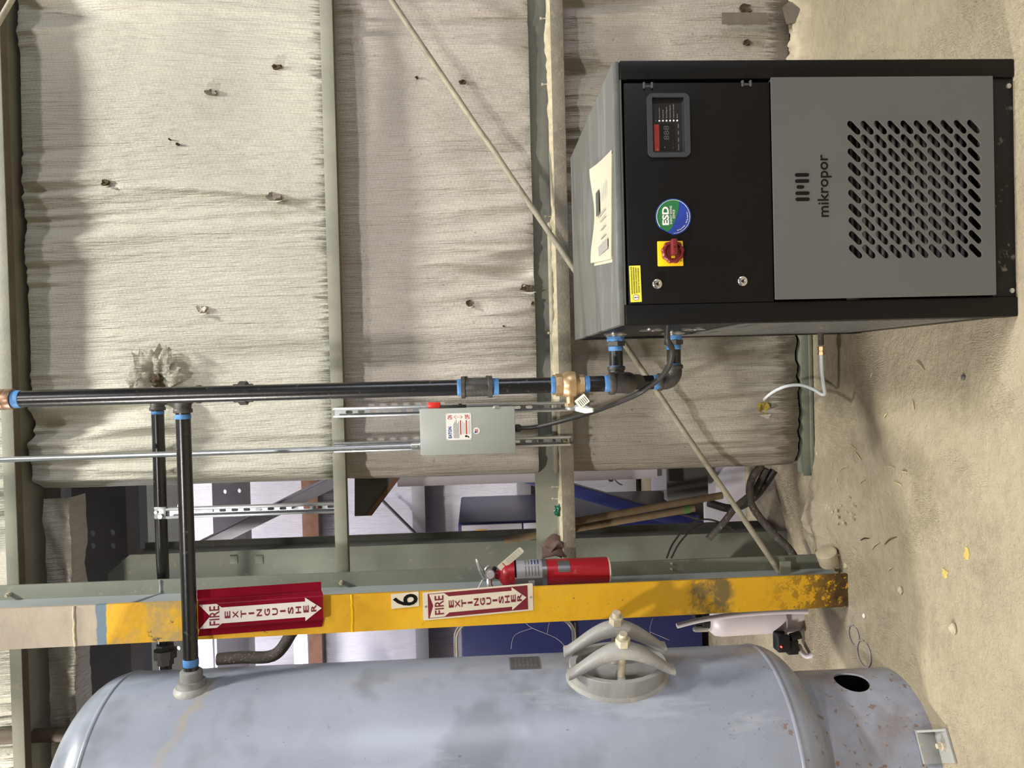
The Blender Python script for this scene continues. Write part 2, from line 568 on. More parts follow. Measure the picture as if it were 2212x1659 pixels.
SURF = {}
def blanket(name, x0, x1, z0, z1, mat, seed, amp=1.0, wrapL=True, folds=(), nz=70, dx=.0065, bulge=.022, y0=YI):
    me = bpy.data.meshes.new(name)
    nx = int((x1 - x0) / dx)
    def surf(x, z):
        t = min(1, max(0, (z - z0) / (z1 - z0)))
        edge = abs(t - .5) * 2
        y = y0 - bulge * math.sin(math.pi * t) ** .6
        slant = x + .05 * (noise.noise(Vector((x * .9, z * .8, seed)))) + .03 * (z - z0)
        clus = max(0., noise.noise(Vector((x * 2.3, z * .7, seed + 9.1))) + .22)
        w = 1 - abs(noise.noise(Vector((slant * 26, z * 1.1, seed + 3.3)))) * 2.2
        w2 = noise.noise(Vector((slant * 60, z * 2.2, seed + 5.7)))
        w3 = 1 - 2 * abs(noise.noise(Vector((slant * 44 + .15 * z, z * .45, seed + 31))))
        fl = 1 - 2.1 * abs(noise.noise(Vector((slant * 9.5 + .9 * z * math.sin(x * 2.1 + seed), z * .55, seed + 47))))
        fm = 1 - 2.1 * abs(noise.noise(Vector((slant * 17 - .8 * z * math.sin(x * 1.7 + seed), z * .6, seed + 63))))
        pin = (.4 + .6 * edge) * (1 - .65 * edge ** 8)                      # folds are tight at the girts, slack in the middle
        y -= amp * (.095 * (fl - .55) + .060 * (fm - .55)) * (.05 + clus) * pin
        y -= amp * (.020 * clus * w * (.4 + .6 * edge) + .0040 * w2 * (.4 + clus) + .0055 * max(0, w3) * (.25 + clus))
        y -= amp * .010 * noise.noise(Vector((x * 3.1, z * 2.4, seed + 20)))
        for fx0, fz0, fx1, fz1, fa in folds:
            lo, hi = min(fz0, fz1), max(fz0, fz1)
            if lo < z < hi:
                s_ = (z - fz0) / (fz1 - fz0)
                d = x - (fx0 + (fx1 - fx0) * s_)
                a = fa * math.sin(math.pi * s_) ** .7
                if d > 0:
                    y -= a * math.exp(-d / .05)
                elif d > -.012:
                    y -= a * (1 + d / .012)
        if wrapL and x < x0 + .07:
            k = (x0 + .07 - x) / .07
            y += .10 * (1 - math.sqrt(max(0, 1 - k * k)))
        return y
    vs, fs = [], []
    for j in range(nz + 1):
        z = z0 + (z1 - z0) * j / nz
        for i in range(nx + 1):
            x = x0 + (x1 - x0) * i / nx
            vs.append((x, surf(x, z), z))
    for j in range(nz):
        for i in range(nx):
            a = j * (nx + 1) + i
            fs.append((a, a + 1, a + nx + 2, a + nx + 1))
    me.from_pydata(vs, [], fs)
    o = link(name, me, mat, wall, 0)
    me.polygons.foreach_set('use_smooth', [True] * len(me.polygons))
    SURF[o.name] = surf
    return o

f1 = A(280, 405, YI); f2 = A(692, 408, YI)
top_b = blanket('insulation_blanket', XL, 2.2, Z_G1T + .012, Z_G0T - .03, M_INS_TOPF, 2.0, 1.0,
                folds=((f1.x, f1.z + .05, A(600, 440, YI).x, f2.z - .12, .035),), nz=90)
mid_b = blanket('insulation_blanket', XL, 2.2, A(1146, 300, YI).z, Z_G1T - .01, M_INS_MID, 7.0, 1.15)
low_b = blanket('insulation_blanket', XL, 2.2, A(1716, 700, YI).z, Z_G2T - .01, M_INS_LOW, 13.0, 1.25)
high_b = blanket('insulation_blanket', -4.2, 2.2, Z_G0T + .01, 3.7, M_INS_TOP, 31.0, .8, False, nz=20, dx=.012)

# dark soiling runs where each blanket meets the girt below it are in the material; holes and tears are geometry
def tear(px, py, w, h, parent, seed, flap=True, mat=None, Y=YI - .035):
    rnd = random.Random(seed)
    c = A(px, py, Y)
    for _ in range(3):
        c = A(px, py, SURF[parent.name](c.x, c.z) - .014)
    b = B()
    n = 13
    pts = []
    for k in range(n):
        a = 2 * math.pi * k / n
        rr = rnd.uniform(.55, 1.1)
        pts.append(c + Vector((w / 2 * rr * math.cos(a), rnd.uniform(-.002, .002), h / 2 * rr * math.sin(a))))
    cv = b.bm.verts.new(c + Vector((0, .006, 0)))
    vv = [b.bm.verts.new(p) for p in pts]
    back = [b.bm.verts.new(p + Vector((0, .03, 0))) for p in pts]
    for k in range(n):
        b.bm.faces.new((cv, vv[k], vv[(k + 1) % n]))
        b.bm.faces.new((vv[k], back[k], back[(k + 1) % n], vv[(k + 1) % n]))
    o = b.out('torn_hole', mat or M_FLUFF, parent, 0)
    if flap:
        b = B()
        p0, p1 = c + Vector((-w * .5, -.002, h * .5)), c + Vector((-w * .45, -.002, -h * .6))
        p2, p3 = c + Vector((-w * .85, -.016, -h * .55)), c + Vector((-w * .75, -.012, h * .2))
        b.prism([p0, p1, p2.lerp(p3, .45)], (0, .0012, 0))
        b.out('torn_flap', M_INS_TOP, o, 0)
    return o

tear(597, 143, .020, .042, top_b, 1, False)
tear(455, 198, .022, .055, top_b, 2, False, M_DUCT)
tear(382, 310, .010, .012, top_b, 3, False)
tear(365, 300, .006, .008, top_b, 4, False)
tear(226, 394, .028, .030, top_b, 5)
tear(588, 424, .036, .065, top_b, 6, True, M_DUCT)
tear(432, 667, .036, .045, top_b, 7, True, M_INS_LOW)
tear(1000, 176, .026, .030, mid_b, 8)
tear(900, 166, .010, .012, mid_b, 9, False)
tear(1013, 655, .028, .026, mid_b, 10)
tear(1138, 622, .034, .062, mid_b, 11)
tear(1152, 655, .018, .02, mid_b, 12, False)
tear(1650, 882, .05, .05, low_b, 13, True, M_YFOAM)
tear(1088, 704, .008, .01, mid_b, 14, False)
tear(1615, 91, .022, .03, low_b, 15, False)
tear(1610, 18, .05, .06, low_b, 16, False)
# duct tape on the lower blanket
b = B()
c0 = A(1608, 40, YI - .07)
b.box(c0.x - .022, c0.x + .022, c0.y - .002, c0.y, c0.z - .088, c0.z + .088, 0)
b.out('duct_tape', M_DUCT, low_b, 0)
b = B()
c0 = A(1705, 30, YI - .055)
b.prism([c0 + Vector(v) for v in ((-.04, 0, .01), (.02, -.01, .03), (.05, 0, 0), (.01, -.012, -.045), (-.03, -.004, -.05))], (0, .003, 0))
b.out('duct_tape', M_DUCT, low_b, 0)

# crumpled torn insulation round the pipe that comes through the wall
def crumple(name, c, rx, ry, rz, mat, parent, seed, sub=4, k=.35):
    b = B()
    bmesh.ops.create_icosphere(b.bm, subdivisions=sub, radius=1)
    for v in b.bm.verts:
        p = v.co.copy()
        n1 = noise.noise(p * 2.1 + Vector((seed, 0, 0)))
        n2 = abs(noise.noise(p * 5.3 + Vector((0, seed, 0))))
        s_ = 1 + k * n1 - k * .7 * n2
        v.co = Vector((p.x * rx * s_, p.y * ry * s_, p.z * rz * s_)) + Vector(c)
    return b.out(name, mat, parent, 0 if sub < 3 else 60)
def torn_flap(c, ang, ln, wd, lift, seed):
    """ragged sheet folded outwards from the hole edge at c, pointing along ang in the wall plane"""
    b = B()
    d = Vector((math.cos(ang), 0, math.sin(ang))); w = Vector((-math.sin(ang), 0, math.cos(ang)))
    nu, nv = 12, 10
    g = []
    for j_ in range(nv + 1):
        v = j_ / nv
        row = []
        for i_ in range(nu + 1):
            u = i_ / nu - .5
            rag = 1 + .25 * noise.noise(Vector((u * 5, seed, 0)))
            p = c + d * (ln * v * rag) + w * (wd * u * (1 - .25 * v)) + Vector((0, -lift * math.sin(v * 2.2) - .012 * noise.noise(Vector((u * 3 + seed, v * 3, seed))) - .008 * abs(noise.noise(Vector((u * 7, v * 6, seed + 3)))), 0))
            row.append(b.bm.verts.new(p))
        g.append(row)
    for r0, r1 in zip(g, g[1:]):
        for k in range(nu):
            b.bm.faces.new((r0[k], r0[k + 1], r1[k + 1], r1[k]))
    bmesh.ops.solidify(b.bm, geom=list(b.bm.faces), thickness=.0025)
    return b.out('torn_flap', M_INS_TOP, top_b, 50)
hc = A(340, 822, YI - .045)
for a_, ln_, wd_, lf_, sd_ in ((.35, .075, .075, .03, 1.), (1.3, .060, .080, .022, 2.), (2.2, .055, .07, .03, 3.), (-.4, .085, .06, .035, 4.), (-1.2, .06, .07, .02, 5.)):
    torn_flap(hc + Vector((math.cos(a_) * .018, 0, math.sin(a_) * .018)), a_, ln_ * 1.35, wd_ * 1.3, lf_, sd_)
crumple('torn_hole', A(342, 822, YI - .045), .030, .022, .026, M_FLUFF, top_b, 9.0, 4, .5)

def girt(name, zt, zb, x0, x1, label, fm=None, yb=2.975):
    g = thing(name, label, 'steel girt', ((x0 + x1) / 2, YG, zb))
    b = B(); b.box(x0, x1, YG, YG + .005, zb, zt, .0012); b.out('front_flange', fm or M_GIRT, g)
    b = B(); b.box(x0, x1, YG + .005, 2.985, zt - .005, zt, 0); b.out('web', M_GIRT, g)
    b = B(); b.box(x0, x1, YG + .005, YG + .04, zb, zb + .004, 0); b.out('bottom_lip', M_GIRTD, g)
    b = B(); b.box(x0 if yb < 2.95 else max(x0, XL), x1, yb, yb + .006, zt, zt + .085, 0); b.out('back_flange', M_GIRT, g)
    return g
g1 = girt('wall_girt', Z_G1T, Z_G1B, -.79, 2.4, 'long horizontal steel girt above the grey switch box')
g2 = girt('wall_girt', Z_G2T, Z_G2B, -.79, 2.4, 'dust-covered horizontal steel girt just above the black cabinet top', M_GIRT2, 2.925)
g0 = girt('wall_girt', Z_G0T, Z_G0B, -4.2, 2.4, 'highest steel girt, at the top of the wall')
# dust ridge lying on girt 2
b = B()
pts = []
n = 260
rows = [(0, 0), (.010, 1), (.028, 1.2), (.046, .55), (.075, .2)]
grid = []
for i in range(n + 1):
    x = -.70 + 3.0 * i / n
    hgt = .017 * max(.15, .75 + .9 * noise.noise(Vector((x * 3.5, 1.7, 0))) + .35 * noise.noise(Vector((x * 33, 4.7, 0))))
    if x < -.1:
        hgt *= .55
    grid.append([b.bm.verts.new((x, YG + .001 + d_, Z_G2T + .0005 + hgt * k_)) for d_, k_ in rows])
for r0, r1 in zip(grid, grid[1:]):
    for k in range(len(rows) - 1):
        b.bm.faces.new((r0[k], r1[k], r1[k + 1], r0[k + 1]))
dr = b.out('dust_ridge', M_DUST, g2, 60)
dr['kind'] = 'stuff'
for k, (px, py) in enumerate([(1170, 40), (1172, 182), (1178, 468), (1168, 720), (1192, 1052), (1186, 1078)]):
    b = B()
    p = A(px, py, YG + .03)
    b.cyl((p.x, p.y, Z_G2T - .002), (p.x, p.y, Z_G2T + .034), .0022, seg=8)
    b.cyl((p.x, p.y, Z_G2T + .03), (p.x, p.y, Z_G2T + .036), .005, seg=6)
    b.out('screw', M_NUT, g2)

# pipe lying on the girt
p0, p1 = A(1182, 480, YG + .055), A(1187, 1024, YG + .055)
b = B()
zc = Z_G2T + .0135
b.lathe((p1.x, YG + .06, zc), (1, 0, 0), [(.006, 0), (.0115, .008), (.0115, p0.x - p1.x - .004), (.008, p0.x - p1.x)], 16)
tag(b.out('conduit', M_ROD, None), 'dusty thin pipe lying on the girt beside the brass valve', 'pipe')

# base angle along the foot of the wall
b = B()
x0, x1 = A(1735, 1028, 2.85).x, 2.2
b.box(x0, x1, 2.848, 2.853, .004, .044, .001)
b.box(x0 + .01, x1, 2.853, 2.90, .040, .044, 0)
b.box(x0 + .01, x1, 2.838, 2.848, .004, .016, .001)
struct(b.out('trim_1', M_OFLANGE, None))
# dried foam / broken concrete edge right of the cabinet
b = B()
g = []
for i in range(181):
    x = .80 + 1.4 * i / 180
    row = []
    for j in range(9):
        t_ = j / 8
        nz_ = noise.noise(Vector((x * 16, t_ * 2.5, 3))) + .6 * noise.noise(Vector((x * 45, t_ * 5, 7)))
        row.append(b.bm.verts.new((x, 2.80 + .07 * t_ + .012 * nz_, max(-.002, (.060 * min(1, t_ * 3.2) ** .5) * (1 + .35 * nz_)) - (.01 if j == 0 else 0))))
    g.append(row)
for r0, r1 in zip(g, g[1:]):
    for j in range(8):
        b.bm.faces.new((r0[j], r1[j], r1[j + 1], r0[j + 1]))
tag(b.out('concrete_ledge', M_CONC, None, 60), 'crumbling concrete ledge at the foot of the wall right of the cabinet', 'ledge')

# diagonal brace rod
b = B()
q0, q1 = A(800, -66, 2.70), A(1684, 1236, 2.70)
pts = [q0.lerp(q1, k / 24) for k in range(25)]
pts = [p + Vector((random.uniform(-.0012, .0012), 0, random.uniform(-.0012, .0012))) for p in pts]
b.tube(pts, .0105, 10, 1)
tag(b.out('brace_rod', M_ROD, None), 'dust-coated steel brace rod running diagonally across the wall', 'rod')

# ------------------------------------------------------------------ steel column with yellow paint
ZTOP = 3.7
def colY(z): return 2.600 - .146 * z
def colX(z): return (-.812 + .0405 * z)          # centre of the leaning front flange
def flange_mat():
    t = NT('column_front_paint')
    z = t.sep()[2]
    wob = t.math('MULTIPLY', t.math('SUBTRACT', t.noise(14, 4), .5), .02)
    zz = t.math('ADD', z, wob)
    ztape0, ztape1 = A(225, 1358, 2.23).z, A(204, 1358, 2.23).z
    yel = t.ramp(t.noise(5, 5, .6), [(.3, rgb(214, 160, 24)), (.55, rgb(232, 180, 34)), (.8, rgb(222, 176, 58))])
    old = t.bw(t.noise(4.2, 5, .65, t.mapping(loc=(1, 0, 2.3))), .42, .50, 0, 1)
    hi = t.math('MULTIPLY', t.math('SUBTRACT', zz, 2.12), 20, True)
    yel = t.mix(t.math('MULTIPLY', old, hi), yel, rgb(186, 158, 96))
    chips = t.bw(t.noise(24, 7, .78), .635, .655)
    yel = t.mix(t.math('MULTIPLY', chips, .85), yel, rgb(78, 70, 52))
    # scraped and rusty foot
    low = t.math('MULTIPLY', t.math('SUBTRACT', .36, zz), 3.2, True)
    rust = t.bw(t.math('ADD', t.noise(26, 8, .8), t.math('MULTIPLY', low, .13)), .555, .585)
    rust = t.math('MULTIPLY', rust, low)
    yel = t.mix(rust, yel, t.ramp(t.noise(40, 4), [(.3, rgb(52, 34, 20)), (.7, rgb(104, 76, 40))]))
    mud = t.math('MULTIPLY', t.bw(t.noise(9, 5, .7, t.mapping(loc=(4, 1, 0)))  , .45, .58),
                 t.math('MULTIPLY', t.math('SUBTRACT', .10, t.math('ABSOLUTE', t.math('SUBTRACT', zz, .53))), 30, True))
    yel = t.mix(mud, yel, rgb(126, 108, 66))
    tau = t.ramp(t.noise(7, 5), [(.3, rgb(160, 148, 132)), (.7, rgb(184, 172, 156))])
    c = t.mix(t.math('MULTIPLY', t.math('SUBTRACT', zz, ztape0), 400, True), yel, rgb(104, 124, 140))
    c = t.mix(t.math('MULTIPLY', t.math('SUBTRACT', zz, ztape1), 400, True), c, tau)
    t.col(c)
    t.bump(t.noise(60, 5), .25, .003)
    return t.set(.48, 0, .5)
M_FLANGE = flange_mat()
col = thing('steel_column', 'tall steel column painted yellow below, scraped and rusty at its foot', 'column', (-.79, 2.68, 0))
b = B()
NZ = 30
vv = []
for k in range(NZ + 1):
    z = ZTOP * k / NZ
    w = .0595
    vv.append([b.bm.verts.new((colX(z) + sx * w, colY(z) + dy, z)) for sx, dy in ((-1, 0), (1, 0), (1, .011), (-1, .011))])
for a, c in zip(vv, vv[1:]):
    for k in range(4):
        b.bm.faces.new((a[k], a[(k + 1) % 4], c[(k + 1) % 4], c[k]))
b.bm.faces.new(vv[0][::-1]); b.bm.faces.new(vv[-1])
b.out('front_flange', M_FLANGE, col, 30)
b = B()
vv = []
XO = -.768
for k in range(NZ + 1):
    z = ZTOP * k / NZ
    vv.append([b.bm.verts.new(p) for p in ((colX(z) - .004, colY(z) + .010, z), (colX(z) + .004, colY(z) + .010, z), (XO + .004, 2.727, z), (XO - .004, 2.727, z))])
for a, c in zip(vv, vv[1:]):
    for k in range(4):
        b.bm.faces.new((a[k], a[(k + 1) % 4], c[(k + 1) % 4], c[k]))
b.bm.faces.new(vv[0][::-1]); b.bm.faces.new(vv[-1])
b.out('web', M_WEB, col, 30)
b = B(); b.box(XO - .062, XO + .056, 2.726, 2.738, 0, ZTOP, .001); b.out('back_flange', M_OFLANGE, col)
for px, py in ((22, 1283), (738, 1257)):
    p = A(px, py, 2.726)
    b = B(); b.cyl(p, p + Vector((0, -.018, 0)), .008, seg=6); b.cyl(p, p + Vector((0, -.026, 0)), .005, seg=10); b.out('bolt', M_NUT, col)
for px, py in ((1450, 1217), (1450, 1229)):
    p = A(px, py, 2.726)
    b = B(); b.cyl(p, p + Vector((0, -.008, 0)), .004, seg=6); b.out('bolt', M_NUT, col)
# weld beads across the flange
for px, m in ((187, M_CONC), (755, None)):
    z = A(px, 1340, 2.3).z
    b = B()
    b.tube([(colX(z) - .0595 + .119 * k / 10, colY(z) - .0005, z + random.uniform(-.0012, .0012)) for k in range(11)], .004, 8, 2)
    b.out('weld_bead', m or M_YPLATE, col)
b = B()
z = A(312, 1270, 2.6).z
b.tube([(XO + .056, 2.724, z), (XO + .012, 2.724, z), (XO + .008, 2.69, z + .01), (colX(z) + .01, colY(z) + .02, z + .045)], .004, 8, 3)
b.out('weld_bead', M_WEB, col)
# dust along the inner edge and the base plate
b = B()
p = A(1690, 1237, 2.70)
b.box(XO + .002, XO + .05, 2.67, 2.676, p.z - .02, p.z + .02, 0); b.out('rod_bracket', M_OFLANGE, col)

def onflange(px, py, off=.0):
    z = 1.3
    for _ in range(6):
        z = A(px, py, colY(z)).z
    p = A(px, py, colY(z))
    return p + Vector((0, -off, 0))

def flframe(px, py, off=.002, roll=0.):
    p = onflange(px, py, off)
    up = Vector((.0405, -.146, 1)).normalized()
    M = frame(p, (1, 0, 0), up)
    if roll:
        M = M @ Matrix.Rotation(roll, 4, 'Z')
    return M

def local(M, pts):
    return [M @ Vector((x, y, z)) for x, y, z in pts]

def flat(M, pts, z0, th, name, mat, parent):
    b = B()
    P = local(M, [(x, y, z0) for x, y in pts])
    n = (M.to_3x3() @ Vector((0, 0, 1))) * th
    b.prism(P, n)
    return b.out(name, mat, parent, 0)

# number tag
M6 = flframe(875, 1296, .001, math.radians(1))
pl = thing('number_plate', 'small white plate with a black number six on the yellow column', 'sign', M6.translation)
hw, hh = .0235, .044
flat(M6, rrect(-hw, hw, -hh, hh, .002, 2), 0, .002, 'backing', M_SIGNW, pl)
txt('digit', '6', M6 @ Matrix.Translation((0, -.038, .0025)), .076, M_INK, pl, w=.037, bold=.014)

def arrow_sign(M, W, H, parent, bg, fg, th, z0, border=True):
    """white arrow pointing down with FIRE across the top and the long word stacked beneath"""
    aw = W * .44
    if border:
        iw, ih0, ih1 = W * .44, -H * .45, H * .455
        flat(M, [(-iw, ih0), (iw, ih0), (iw, ih1), (-iw, ih1)], z0, .0006, 'colour_field', bg, parent)
    else:
        iw, ih0, ih1 = W * .5, -H * .5, H * .5
    sx = W * (.29 if border else .30)
    hx = W * (.42 if border else .45)
    tip = ih0 + H * .012
    top = ih1 - H * .012
    pts = [(0, tip), (hx, tip + H * .135), (sx, tip + H * .135), (sx, top - H * .175), (hx, top - H * .135), (hx, top), (0, top - H * .035 * (1 if border else 2.4)),
           (-hx, top), (-hx, top - H * .135), (-sx, top - H * .175), (-sx, tip + H * .135), (-hx, tip + H * .135)]
    flat(M, pts, z0 + .0006, .0005, 'arrow', fg, parent)
    zt = z0 + .0013
    txt('lettering', 'FIRE', M @ Matrix.Translation((0, top - H * (.125 if border else .155), zt)), H * .078, bg, parent, w=hx * 1.62, bold=.02)
    word = 'EXTINGUISHER'
    y0 = top - H * (.215 if border else .24)
    y1 = tip + H * .045
    for k, ch in enumerate(word):
        y = y0 + (y1 - y0) * k / 11
        txt('lettering', ch, M @ Matrix.Translation((0, y, zt)), H * .042, bg, parent, w=W * .075 if ch == 'I' else W * .27, bold=.035)

# flat sign
MS = flframe(1034, 1299, .001, math.radians(.3))
sg = thing('fire_sign', 'flat cream and maroon fire extinguisher arrow sign beside the red cylinder', 'sign', MS.translation)
SW, SH = .090, .362
flat(MS, rrect(-SW / 2, SW / 2, -SH / 2, SH / 2, .004, 2), 0, .002, 'backing', M_SIGNW, sg)
arrow_sign(MS, SW, SH, sg, M_MAROON, M_SIGNW, .002, .0021)
for yy in (SH * .475, -SH * .475):
    b = B(); P = local(MS, [(0, yy, .002), (0, yy, .005)]); b.cyl(P[0], P[1], .0035, seg=8); b.out('screw', M_ZINC, sg)

# bent, projecting sign
MB = flframe(571, 1316, .030, math.radians(-.6))
sb = thing('fire_sign', 'bent red projecting fire extinguisher sign high on the yellow column', 'sign', MB.translation)
W2, H2 = .080, .364
prof = [(-.066, -.024), (-.040, -.0235), (-.0385, -.004), (-.034, 0), (.036, 0), (.041, -.004), (.050, -.0235), (.075, -.024)]
b = B()
rows = []
for yy in (-H2 / 2, H2 / 2):
    rows.append([b.bm.verts.new(v) for v in local(MB, [(x, yy + (.006 if abs(x) > .045 else 0), z) for x, z in prof])])
for k in range(len(prof) - 1):
    b.bm.faces.new((rows[0][k], rows[0][k + 1], rows[1][k + 1], rows[1][k]))
bmesh.ops.solidify(b.bm, geom=list(b.bm.faces), thickness=.0012)
b.out('bent_sheet', M_SIGNRED, sb, 30)
arrow_sign(MB, W2, H2, sb, M_MAROON, M_SIGNW2, .001, .0009, False)

# ------------------------------------------------------------------ fire extinguisher
EY = 2.60
e0, e1 = A(1316, 1235, EY), A(1098, 1237, EY)
ER = .047
ex = thing('fire_extinguisher', 'red fire extinguisher strapped to the side of the yellow column', 'fire extinguisher', (e0.x, EY, e0.z))
ezb, ezt = e0.z, e1.z
cx = (e0.x + e1.x) / 2
L = ezt - ezb
b = B()
b.lathe((cx, EY, ezb), (0, 0, 1), [(ER * .9, 0), (ER * .99, .004), (ER, .010), (ER, L), (ER * .97, L + .010), (ER * .86, L + .019), (ER * .6, L + .028), (.018, L + .034), (.015, L + .046), (.015, L + .05)], 40)
b.out('cylinder', M_EXTRED, ex)
b = B()
b.lathe((cx, EY, ezb), (0, 0, 1), [(ER * .965, .0005), (ER * 1.005, .004), (ER * 1.005, .006)], 40)
b.out('base_rim', M_SIGNW, ex)
def arcband(c, r, z0, z1, a0, a1, name, mat, parent, n=16):
    b = B()
    rows = []
    for z in (z0, z1):
        rows.append([b.bm.verts.new((c[0] + r * math.cos(math.radians(a0 + (a1 - a0) * k / n)), c[1] + r * math.sin(math.radians(a0 + (a1 - a0) * k / n)), z)) for k in range(n + 1)])
    for k in range(n):
        b.bm.faces.new((rows[0][k], rows[0][k + 1], rows[1][k + 1], rows[1][k]))
    bmesh.ops.solidify(b.bm, geom=list(b.bm.faces), thickness=-.0004)
    return b.out(name, mat, parent)
zA, zB = A(1172, 1236, EY - ER).z, A(1112, 1236, EY - ER).z
lb = arcband((cx, EY), ER + .0006, zA, zB, -95, 10, 'label', M_LBLW, ex)
arcband((cx, EY), ER + .0006, zA, zB, -178, -95, 'label', M_LBLG, ex)
arcband((cx, EY), ER + .0012, zB - .006, zB, -90, 8, 'label_stripe', M_INK, lb)
for k in range(5):
    z = zA + .012 + k * .011
    arcband((cx, EY), ER + .0012, z, z + .0035, -86, -45, 'label_line', M_GREY, lb, 6)
    arcband((cx, EY), ER + .0012, z, z + .0035, -36, -5, 'label_line', M_BLUEINK if k < 3 else M_GREY, lb, 6)
arcband((cx, EY), ER + .0012, (zA + zB) / 2 - .02, (zA + zB) / 2 + .002, -135, -105, 'barcode', M_WHITE, ex, 6)
zS = A(1177, 1236, EY - ER).z
arcband((cx, EY), ER + .0016, zS - .008, zS + .008, -180, 180, 'strap', M_GALV, ex, 40)
b = B(); b.box(cx - .055, cx - .035, EY - .03, EY - .012, zS - .012, zS + .012, .002); b.out('strap_buckle', M_GALV, ex)
arcband((cx, EY), ER + .001, A(1232, 1220, EY - ER).z, A(1206, 1220, EY - ER).z, -75, -20, 'sticker', M_GALV, ex, 8)
b = B(); b.box(cx - .05, cx - .043, EY - .01, EY + .03, ezb + .02, ezt - .02, .002); b.out('wall_bracket', M_GALV, ex)
# head: valve body, gauge, levers, hose, pin
zt = ezt + .046
hd = B(); hd.lathe((cx, EY, zt), (0, 0, 1), [(.014, 0), (.017, .004), (.017, .012), (.013, .016), (.013, .032), (.006, .036)], 20)
hd.box(cx - .012, cx + .012, EY - .014, EY + .01, zt + .008, zt + .03, .003)
head = hd.out('valve_head', M_NUT, ex)
b = B(); b.cyl((cx + .008, EY - .014, zt + .018), (cx + .008, EY - .028, zt + .018), .017, seg=24); b.out('gauge', M_LBLG, head)
b = B(); b.cyl((cx + .008, EY - .028, zt + .018), (cx + .008, EY - .0295, zt + .018), .014, seg=24); b.out('gauge_face', M_JUG, head)
b = B(); b.tube([(cx - .012, EY, zt + .036), (cx + .015, EY - .004, zt + .050), (cx + .052, EY - .006, zt + .062), (cx + .060, EY - .006, zt + .062)], [.009, .008, .007, .004], 10, 4)
b.out('top_lever', M_GALV, ex)
b = B(); b.tube([(cx - .004, EY, zt + .028), (cx + .022, EY - .004, zt + .034), (cx + .034, EY - .004, zt + .020)], [.006, .006, .004], 8, 4)
b.out('carry_handle', M_GALV, ex)
b = B(); b.tube([(cx - .010, EY - .01, zt + .022), (cx - .032, EY - .02, zt + .022), (cx - .050, EY - .02, zt + .006), (cx - .056, EY - .01, zt - .03), (cx - .056, EY, zt - .08)], [.011, .011, .010, .009, .009], 12, 5)
b.out('hose', M_GALV, ex)
b = B(); b.tube([(cx - .014, EY - .01, zt + .046), (cx - .06, EY - .03, zt + .074)], .0018, 6, 1); b.out('pin_cord', M_WHITE, ex)
b = B(); b.lathe((cx + .024, EY - .012, zt + .002), (.2, -.9, .3), [(.007, 0), (.0085, .001), (.0085, .002), (.007, .003)], 14); b.out('ring', M_INK, ex)
MT = frame(A(1100, 1212, EY - .02), A(1135, 1187, EY - .02) - A(1100, 1212, EY - .02), (0.4, 0.1, 1))
MT = frame(A(1105, 1211, EY - .03), (.78, -.1, .62), (-.62, 0, .78)) if False else frame((A(1078, 1229, EY - .03) + A(1128, 1186, EY - .03)) / 2, (A(1128, 1186, EY - .03) - A(1078, 1229, EY - .03)), (1, -.6, 1))
Lt = (A(1128, 1186, EY - .03) - A(1078, 1229, EY - .03)).length
tg = flat(MT, rrect(-Lt / 2, Lt / 2, -.014, .014, .006, 3), 0, .0006, 'inspection_tag', M_PAPER, ex)
for k in range(5):
    flat(MT, [(-Lt * .15, -.010 + k * .005), (Lt * .42, -.010 + k * .005), (Lt * .42, -.0095 + k * .005), (-Lt * .15, -.0095 + k * .005)], .0007, .0002, 'tag_line', M_GREY, tg)
for k in range(6):
    x = -Lt * .12 + k * Lt * .10
    flat(MT, [(x, -.011), (x + .0006, -.011), (x + .0006, .011), (x, .011)], .0007, .0002, 'tag_line', M_GREY, tg)
flat(MT, [(-Lt * .3, -.010), (-Lt * .27, -.010), (-Lt * .27, .010), (-Lt * .3, .010)], .0007, .0002, 'tag_line', M_REDINK, tg)

# rag stuffed on girt 2 beside the column
p = A(1187, 1186, YG + .03)
b = B()
rows = []
for j in range(15):
    t = j / 14
    row = []
    for i in range(40):
        a = 2 * math.pi * i / 40
        rr = .030 * (1 + .35 * math.sin(5 * a + 2 * t) * (1 - .3 * t)) * (1.05 - .35 * t + .25 * math.sin(3.2 * t))
        row.append(b.bm.verts.new((p.x + .002 + rr * math.cos(a) * 1.0 + .012 * math.sin(4 * t), p.y - .010 + rr * .7 * math.sin(a), Z_G2T + .001 + .062 * t * (1 + .3 * math.sin(2 * a + 1)))))
    rows.append(row)
for r0, r1 in zip(rows, rows[1:]):
    for i in range(40):
        b.bm.faces.new((r0[i], r0[(i + 1) % 40], r1[(i + 1) % 40], r1[i]))
b.bm.faces.new(rows[0][::-1]); b.bm.faces.new(rows[-1])
tag(b.out('rag', M_RAG, None, 60), 'crumpled brown rag stuffed on the girt beside the extinguisher', 'rag')
b = B()
p = A(1199, 1103, YG + .012)
crumple('green_scrap', (p.x, p.y, Z_G2T + .016), .022, .007, .013, pm('green_film', rgb(20, 84, 62), .2), None, 2.2, 4, .6)
tag(bpy.data.objects['green_scrap'], 'small crumpled scrap of green film on the dusty girt', 'scrap')

# ------------------------------------------------------------------ refrigerated air dryer cabinet
DXL, DXR, DYF, DYB, DZT = .108, .732, 1.74, 2.52, .980
dr = thing('air_dryer', 'large black and grey air dryer cabinet standing on the floor', 'air dryer', ((DXL + DXR) / 2, (DYF + DYB) / 2, 0))
def F(px, py, dy=0.):
    return A(px, py, DYF + dy)
zt_door, zb_door = F(1349, 420).z, F(1668, 420).z
zb_gr = F(2144, 400).z
xl_door, xr_door = F(1500, 655).x, F(1500, 179).x
